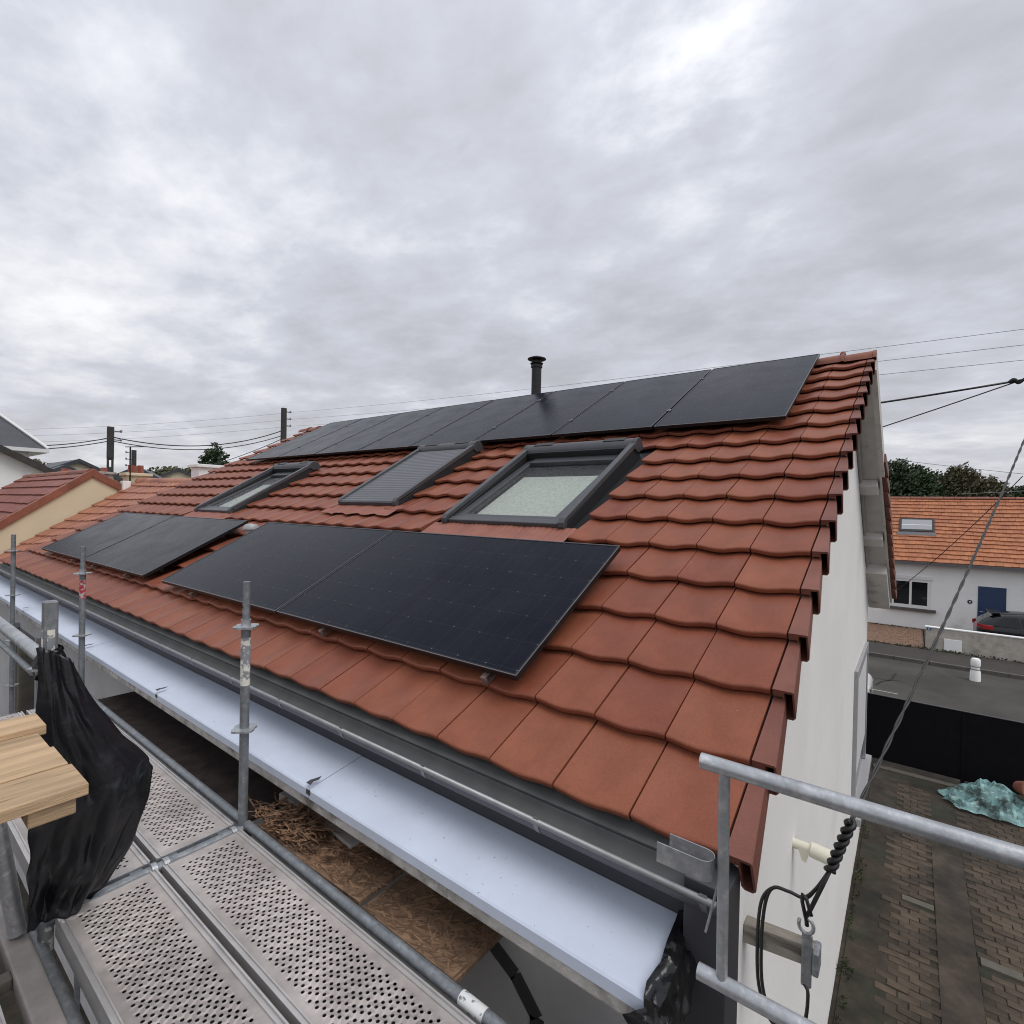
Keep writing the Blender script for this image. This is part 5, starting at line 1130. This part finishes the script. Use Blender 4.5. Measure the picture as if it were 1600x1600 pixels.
for j in range(n_):
    for i in range(n_): b.f.append([G[j][i], G[j][i+1], G[j+1][i+1], G[j+1][i]])
r1r = b.build('roof', 'terracotta', r1)
b = MB(); b.poly([(-1.8, 2.95, 5.62), (1.68, 2.86, 5.53), (1.68, 6.0, 3.9), (-1.8, 6.0, 3.9)]); b.build('rear_slope', 'terracotta', r1r)
TM2 = tile_mb(0.236, 0.335, 0.028, 0.285, 0.022, 0.55); t2 = TM2.mesh('tile', True); t2.set_sharp_from_angle(angle=radians(50)); t2.materials.append(OLD)
random.seed(44)
for r in range(12):
    for c in range(14):
        u = -11.1-(c+1)*.247-.06*(r % 2)*0; t0 = r/12
        p, qx, qy = Vector(P1(u, t0)), Vector(P1(u+.24, t0)), Vector(P1(u, min(1, t0+1/12)))
        ex = (qx-p).normalized(); ey = (qy-p).normalized(); ez = ex.cross(ey).normalized(); ey = ez.cross(ex)
        sc_ = ((qy-p).length)/.285
        p = p + ez*random.uniform(-.002, .006) + ey*random.uniform(-.008, .008)
        o = link('tile', t2, r1r); o.matrix_local = Matrix(((ex.x, ey.x*sc_, ez.x, p.x+12.8), (ex.y, ey.y*sc_, ez.y, p.y), (ex.z, ey.z*sc_, ez.z, p.z-GZ), (0,0,0,1)))
for k in range(10):
    xa = 1.62-k*.345; f = k/10; zc_ = 5.56+.07*f
    MB().prism([(2.88+.07*f+.12*cos(a), zc_-.06+.11*sin(a)) for a in [pi*j/8 for j in range(9)]], xa-.335, xa, 'x').build('ridge_tile', OLD, r1r, auto=True)
MB().box(-1.8, 1.66, -0.12, 0.0, 3.35, 3.42).build('gutter', 'zinc', r1)
MB().box(-1.8, 1.66, 0.0, 0.09, 3.2, 3.6).build('fascia', 'charcoal cladding', r1)
def chimney(loc, sx, sy, h, label, m, pots, cap=True):
    o = thing('chimney', label, 'chimney', loc, 'chimneys along the row'); MB().box(-sx, sx, -sy, sy, 0, h).build('stack', m, o, bevel=.01)
    if cap: MB().box(-sx-.06, sx+.06, -sy-.06, sy+.06, h, h+.07).build('cap', m, o, bevel=.01)
    for (dx, dy, r, hh) in pots: MB().lathe([(r, h+.07), (r*.85, h+.07+hh), (r*.7, h+.07+hh), (r*.7, h+.1)], (dx, dy, 0), 12).build('chimney_pot', 'rust brick', o, auto=True)
    return o
chimney((-12.5, 3.62, 0.95), .22, .27, .85, 'pale flat-capped chimney stack behind the faded roof ridge', 'white wall', [])
chimney((-14.85, 2.92, 1.0), .20, .22, .62, 'cream chimney with red pots at the end of the faded roof', 'cream render', [(-.09, -.08, .075, .2), (.0, .09, .075, .2), (.10, -.04, .06, .18)])
MB_c = chimney((-17.5, 2.95, 1.0), .16, .18, .72, 'small grey chimney between the cream gable and the far pole', 'concrete', [(0, 0, .09, .12)])
o = tag(MB().box(-.10, .10, -.08, .08, 0, .36).build('parapet_block', 'white wall', bevel=.01), 'white rendered block on the faded roof carrying the aerial', 'block'); o.location = (-14.55, 2.62, 1.12)
an = thing('aerial_mast', 'thin black aerial mast on the faded roof', 'aerial', (-14.6, 2.72, 1.3)); MB().tube([(0,0,0), (0,0,1.02)], .018, 8).build('mast', 'black steel', an); MB().tube([(0,-.1,1.0), (0,.32,1.05)], .012, 6).build('boom', 'black steel', an); MB().tube([(-.2,.2,1.04), (.2,.2,1.04)], .007, 6).build('element', 'black steel', an)
MB().box(-.03, .03, -.10, -.02, 0.03, .13).build('box', 'black steel', an)
# cream gable house
ch = thing('cream_house', 'cream house with dark red roof, its gable rising above the faded roof', 'house', (-14.6, 2.0, GZ))
cz = 1.60-GZ; ce = -0.72-GZ
MB().prism([(-2.95, -.1), (2.3, -.1), (2.3, ce+.9), (0, cz-.06), (-2.95, ce)], -7, 0, 'x').build('wall', 'cream render', ch)
cr = MB().prism([(-3.1, ce-.02), (0, cz+.06), (2.4, ce+.98), (2.4, ce+.86), (0, cz-.05), (-3.1, ce-.13)], -7, -.06, 'x').build('roof', 'terracotta', ch)
tile_courses(lambda u, t: (u, -3.1+3.1*t, ce+(cz+.08-ce)*t), -7, -.10, 12, 0.28, CRM_F, 'tile_field', cr, th=.045, jit=.008)
sl_ = math.atan2(cz+.06-ce, 3.1)
for k in range(13):
    t = k/13; y = -3.1+3.1*t; z = ce+(cz+.08-ce)*t; dy, dz = 3.1/13*1.04, (cz+.08-ce)/13*1.04
    MB().hexa([(-.12, y, z-.13), (.05, y, z-.13), (.05, y+dy, z+dz-.13), (-.12, y+dy, z+dz-.13), (-.12, y, z+.055), (.05, y, z+.055), (.05, y+dy, z+dz+.045), (-.12, y+dy, z+dz+.045)]).build('verge_tile', RIDGE, cr, bevel=.01)
for k in range(6):
    t = k/6; y = 2.3*t; z = cz+.06-(cz-ce-.98)*t*.96; dy, dz = 2.3/6*1.03, -(cz-ce-.98)*.96/6*1.03
    MB().hexa([(-.12, y, z-.13), (.05, y, z-.13), (.05, y+dy, z+dz-.13), (-.12, y+dy, z+dz-.13), (-.12, y, z+.06), (.05, y, z+.06), (.05, y+dy, z+dz+.05), (-.12, y+dy, z+dz+.05)]).build('verge_tile', RIDGE, cr, bevel=.01)
for k in range(16):
    x = -.02-k*.42; MB().prism([(.12*cos(a), cz+.03+.11*sin(a)) for a in [pi*j/8 for j in range(9)]], x-.41, x, 'x').build('ridge_tile', RIDGE, cr, auto=True)
chimney((-18.2, 2.25, 1.15), .22, .26, .50, 'cream chimney with two red pots on the dark red roof', 'cream render', [(-.09, 0, .08, .14), (.1, .06, .07, .12)])
# grey and white houses beyond
def gable_house(name, label, loc, w, d, eave, ridge, rz, wallm, roofm, over=.35, trim=None, wins=()):
    """ridge along local y, gable facing local -y"""
    o = thing(name, label, 'house', loc, 'far houses to the left'); o.rotation_euler = (0, 0, rz)
    MB().prism([(-w, -.1), (w, -.1), (w, eave), (0, ridge-.1), (-w, eave)], 0, d, 'y').build('wall', wallm, o)
    sl2 = (ridge-eave)/w; e2 = eave-over*sl2
    rf = MB().prism([(-w-over, e2), (0, ridge), (w+over, e2), (w+over, e2-.16), (0, ridge-.18), (-w-over, e2-.16)], -over, d+over, 'y').build('roof', roofm, o)
    if trim:
        for s_ in (-1, 1): MB().hexa([(s_*(w+over+.02), -over-.03, e2-.20), (0, -over-.03, ridge-.20), (0, -over, ridge-.20), (s_*(w+over+.02), -over, e2-.20), (s_*(w+over+.02), -over-.03, e2+.03), (0, -over-.03, ridge+.03), (0, -over, ridge+.03), (s_*(w+over+.02), -over, e2+.03)]).build('barge_board', trim, rf)
    for x0, x1, z0, z1 in wins:
        wo = MB().box(x0, x1, -.02, .03, z0, z1).build('window', 'white pvc', o); MB().box(x0+.06, (x0+x1)/2-.04, -.03, -.02, z0+.06, z1-.06).build('pane', 'dark pane', wo); MB().box((x0+x1)/2+.04, x1-.06, -.03, -.02, z0+.06, z1-.06).build('pane', 'dark pane', wo)
    return o
gable_house('grey_gable_house', 'pale grey gabled house with brown barge boards at the left edge', (-24, 0.6, GZ), 3.1, 8, 5.75, 7.45, radians(90), 'white wall', 'pole wood', .3, 'pole wood', ((-.9, .6, 4.6, 5.45),))
sh = thing('slate_house', 'white house with steep blue-black slate roof at the left edge', 'house', (-33, 0, GZ), 'far houses to the left')
MB().box(-6, 0, -6, 4.0, -.1, 7.35).build('wall', 'white wall', sh)
sr_ = MB(); sr_.hexa([(-6.5, -6.5, 7.45), (.5, -6.5, 7.45), (.5, 4.55, 7.45), (-6.5, 4.55, 7.45), (-6.2, -6.2, 12.6), (-3.6, -6.2, 12.6), (-3.6, -.6, 12.6), (-6.2, -.6, 12.6)])
sro = sr_.build('roof', 'slate', sh)
MB().box(-6.55, .58, -6.55, 4.63, 7.28, 7.45).build('eave_board', 'white pvc', sro)
MB().tube([(.54, 4.6, 7.48), (-3.58, -.6, 12.64)], .07, 6).build('hip_trim', 'white pvc', sro)
for i, (loc, w_, d_, e_, r_, rz, lab) in enumerate((((-44, 8.3, GZ), 2.3, 7, 6.6, 7.75, radians(90), 'small cream gabled house with dark roof left of the nearer pole'), ((-42, 7.2, GZ), 1.5, 6, 6.4, 7.2, radians(90), 'low cream gable in front of the small dark-roofed house'), ((-46, 12.2, GZ), 2.0, 7, 6.5, 7.6, radians(65), 'cream gabled house with slate roof right of the aerial'), ((-50, 6.4, GZ), 1.8, 7, 7.2, 8.1, radians(100), 'dark-roofed house furthest off beside the slate house'), ((-52, 17.2, GZ), 2.4, 7, 6.8, 8.0, radians(70), 'cream house with blue-black roof between the two far chimneys'))):
    gable_house('far_house', lab, loc, w_, d_, e_, r_, rz, 'cream render' if i != 3 else 'white wall', 'slate', .25, 'slate')
random.seed(77)
for (x, y, H, blobs, m_, lab, sd) in ((-62, 24.5, 11.2, [(0,0,9.6,1.3,1.3,1.2), (1.2,0,8.7,1.2,1.2,.8), (-1,0,8.8,1.2,1.2,.8), (0,0,7.6,2.0,2.0,1.0), (0,0,10.6,.5,.5,.8)], 'pine leaf', 'dark conifer just left of the taller pole', 51), (-60, 19.5, 9.2, [(0,0,7.6,2.6,2.2,.8), (2,0,7.4,2,2,.7), (-2,0,7.2,2,2,.8)], 'shrub leaf', 'straw-coloured bushy tree in the distance left of the conifer', 52), (-75, 12, 9, [(0,0,7.6,4,2.2,1.4), (4,0,7.4,3,2,1.2), (-5,0,7.2,4,2,1.2)], 'brown leaf', 'hazy tree clump far behind the cream houses', 53)):
    tree('distant_tree', lab, (x, y, GZ), H, blobs, 3500, .14, m_, sd, 'trees far to the left')

# ------------------------------------------------------------------ poles and wires
def pole(x, y, top, r, label, ins=3, side=1, struts=False):
    o = thing('utility_pole', label, 'utility pole', (x, y, GZ), 'utility poles'); H = top-GZ
    if struts:
        for dx in (-.12, .12): MB().box(-.10, .10, dx-.04, dx+.04, 0, H-2.0).build('leg', 'pole wood', o)
        for z in [H-2.1-k*.75 for k in range(5)]: MB().box(-.1, .1, -.08, .08, z, z+.3).build('tie', 'pole wood', o)
        MB().box(-.14, .14, -.16, .16, H-2.0, H).build('head', 'pole wood', o)
    else: MB().tube([(0,0,0), (0,0,H)], [r*1.25, r], 12).build('shaft', 'pole wood', o, auto=True)
    for k in range(ins):
        z = H-.25-k*.55; MB().tube([(0, 0, z), (0, .55*side, z)], .03, 6).build('arm', 'pole wood', o); MB().lathe([(.0, .14), (.07, .12), (.08, .04), (.05, .0), (.05, -.06), (0, -.06)], (0, .55*side, z), 10).build('insulator', 'insulator', o, auto=True)
    return o
pole(-39.2, 20.0, 8.5, .21, 'tall dark wooden pole with insulators beyond the left end of the ridge panels', 3)
pole(-40, 9.0, 5.6, .16, 'stout dark pole with paired legs beyond the cream house', 2, struts=True)
pole(-52, 13.8, 5.2, .18, 'short dark pole far off beside the chimney with red pots', 3, -1)
pole(-60, 21.1, 4.6, .09, 'thin far post between the two cream chimneys', 0)
def wire(pts, r, label, m='wire', group='overhead wires'):
    return tag(MB().tube([Vector(p) for p in pts], r, 5).build('overhead_wire', m, smooth=True), label, 'wire', group)
def sagl(p0, p1, sag, n=14): 
    p0, p1 = Vector(p0), Vector(p1); return [p0.lerp(p1, k/n)+Vector((0,0,-sag*4*k/n*(1-k/n))) for k in range(n+1)]
for z0, z1, w_ in ((8.25, 5.94, 'highest'), (7.70, 5.54, 'middle'), (7.15, 5.16, 'lowest')):
    wire(sagl((-39.2, 20.55, z0), (14, 17.6, z1), .3, 24), .008, f'{w_} of the three thin wires passing behind the ridge at the upper right')
    wire(sagl((-39.2, 20.55, z0), (-70, 2, z0-1.5), .5), .009, f'{w_} of the faint wires running left from the taller pole')
wire(sagl((-7, 14, 3.55), (2.13, 14, 4.02), .12), .024, 'thick black cable behind the gable, upper of the two', 'cable')
wire(sagl((-7, 14, 1.2), (2.13, 14, 4.0), .10), .014, 'thick black cable behind the gable, lower of the two', 'cable')
wire(sagl((2.13, 14, 4.02), (9, 14.5, 5.3), .1), .024, 'thick black cable leaving the junction at the right edge', 'cable')
jb = tag(MB().tube(bez([(2.02, 14, 4.0), (2.1, 13.98, 4.06), (2.18, 14.02, 3.98), (2.28, 14, 4.05), (2.38, 14, 3.95)], 6), .035, 6).build('cable_joint', 'cable', smooth=True), 'knotted black cable joint at the right edge of the sky', 'cable joint')
wire(sagl((-40, 9.2, 4.95), (-39.3, 20.3, 6.9), .9), .035, 'black cable sagging between the two poles, upper', 'cable')
wire(sagl((-40, 9.2, 4.7), (-39.3, 20.3, 6.5), .85), .03, 'black cable sagging between the two poles, lower', 'cable')
wire(sagl((-40, 8.8, 4.85), (-41, 2.5, 4.0), .35), .03, 'black cable running left from the stout pole, upper', 'cable')
wire(sagl((-40, 8.8, 4.65), (-41, 2.5, 3.7), .3), .03, 'black cable running left from the stout pole, lower', 'cable')
wire(sagl((-60, 21, 4.2), (-39.4, 20.2, 6.2), .3), .03, 'cable from the taller pole down to the thin far post', 'cable')
wire(sagl((-.4, 40, 4.6), (14, 36, 2.0), .1), .015, 'thin wire slanting down in front of the dark trees')
wire(sagl((3.0, 45, 2.6), (14, 45, 3.6), .1), .015, 'thin wire above the small round tree at the right edge')
wire(sagl((-0.35, 27.4, -2.6), (3.0, 20.0, 2.3), .2), .013, 'thin dark drop wire slanting across the white house window', 'cable')
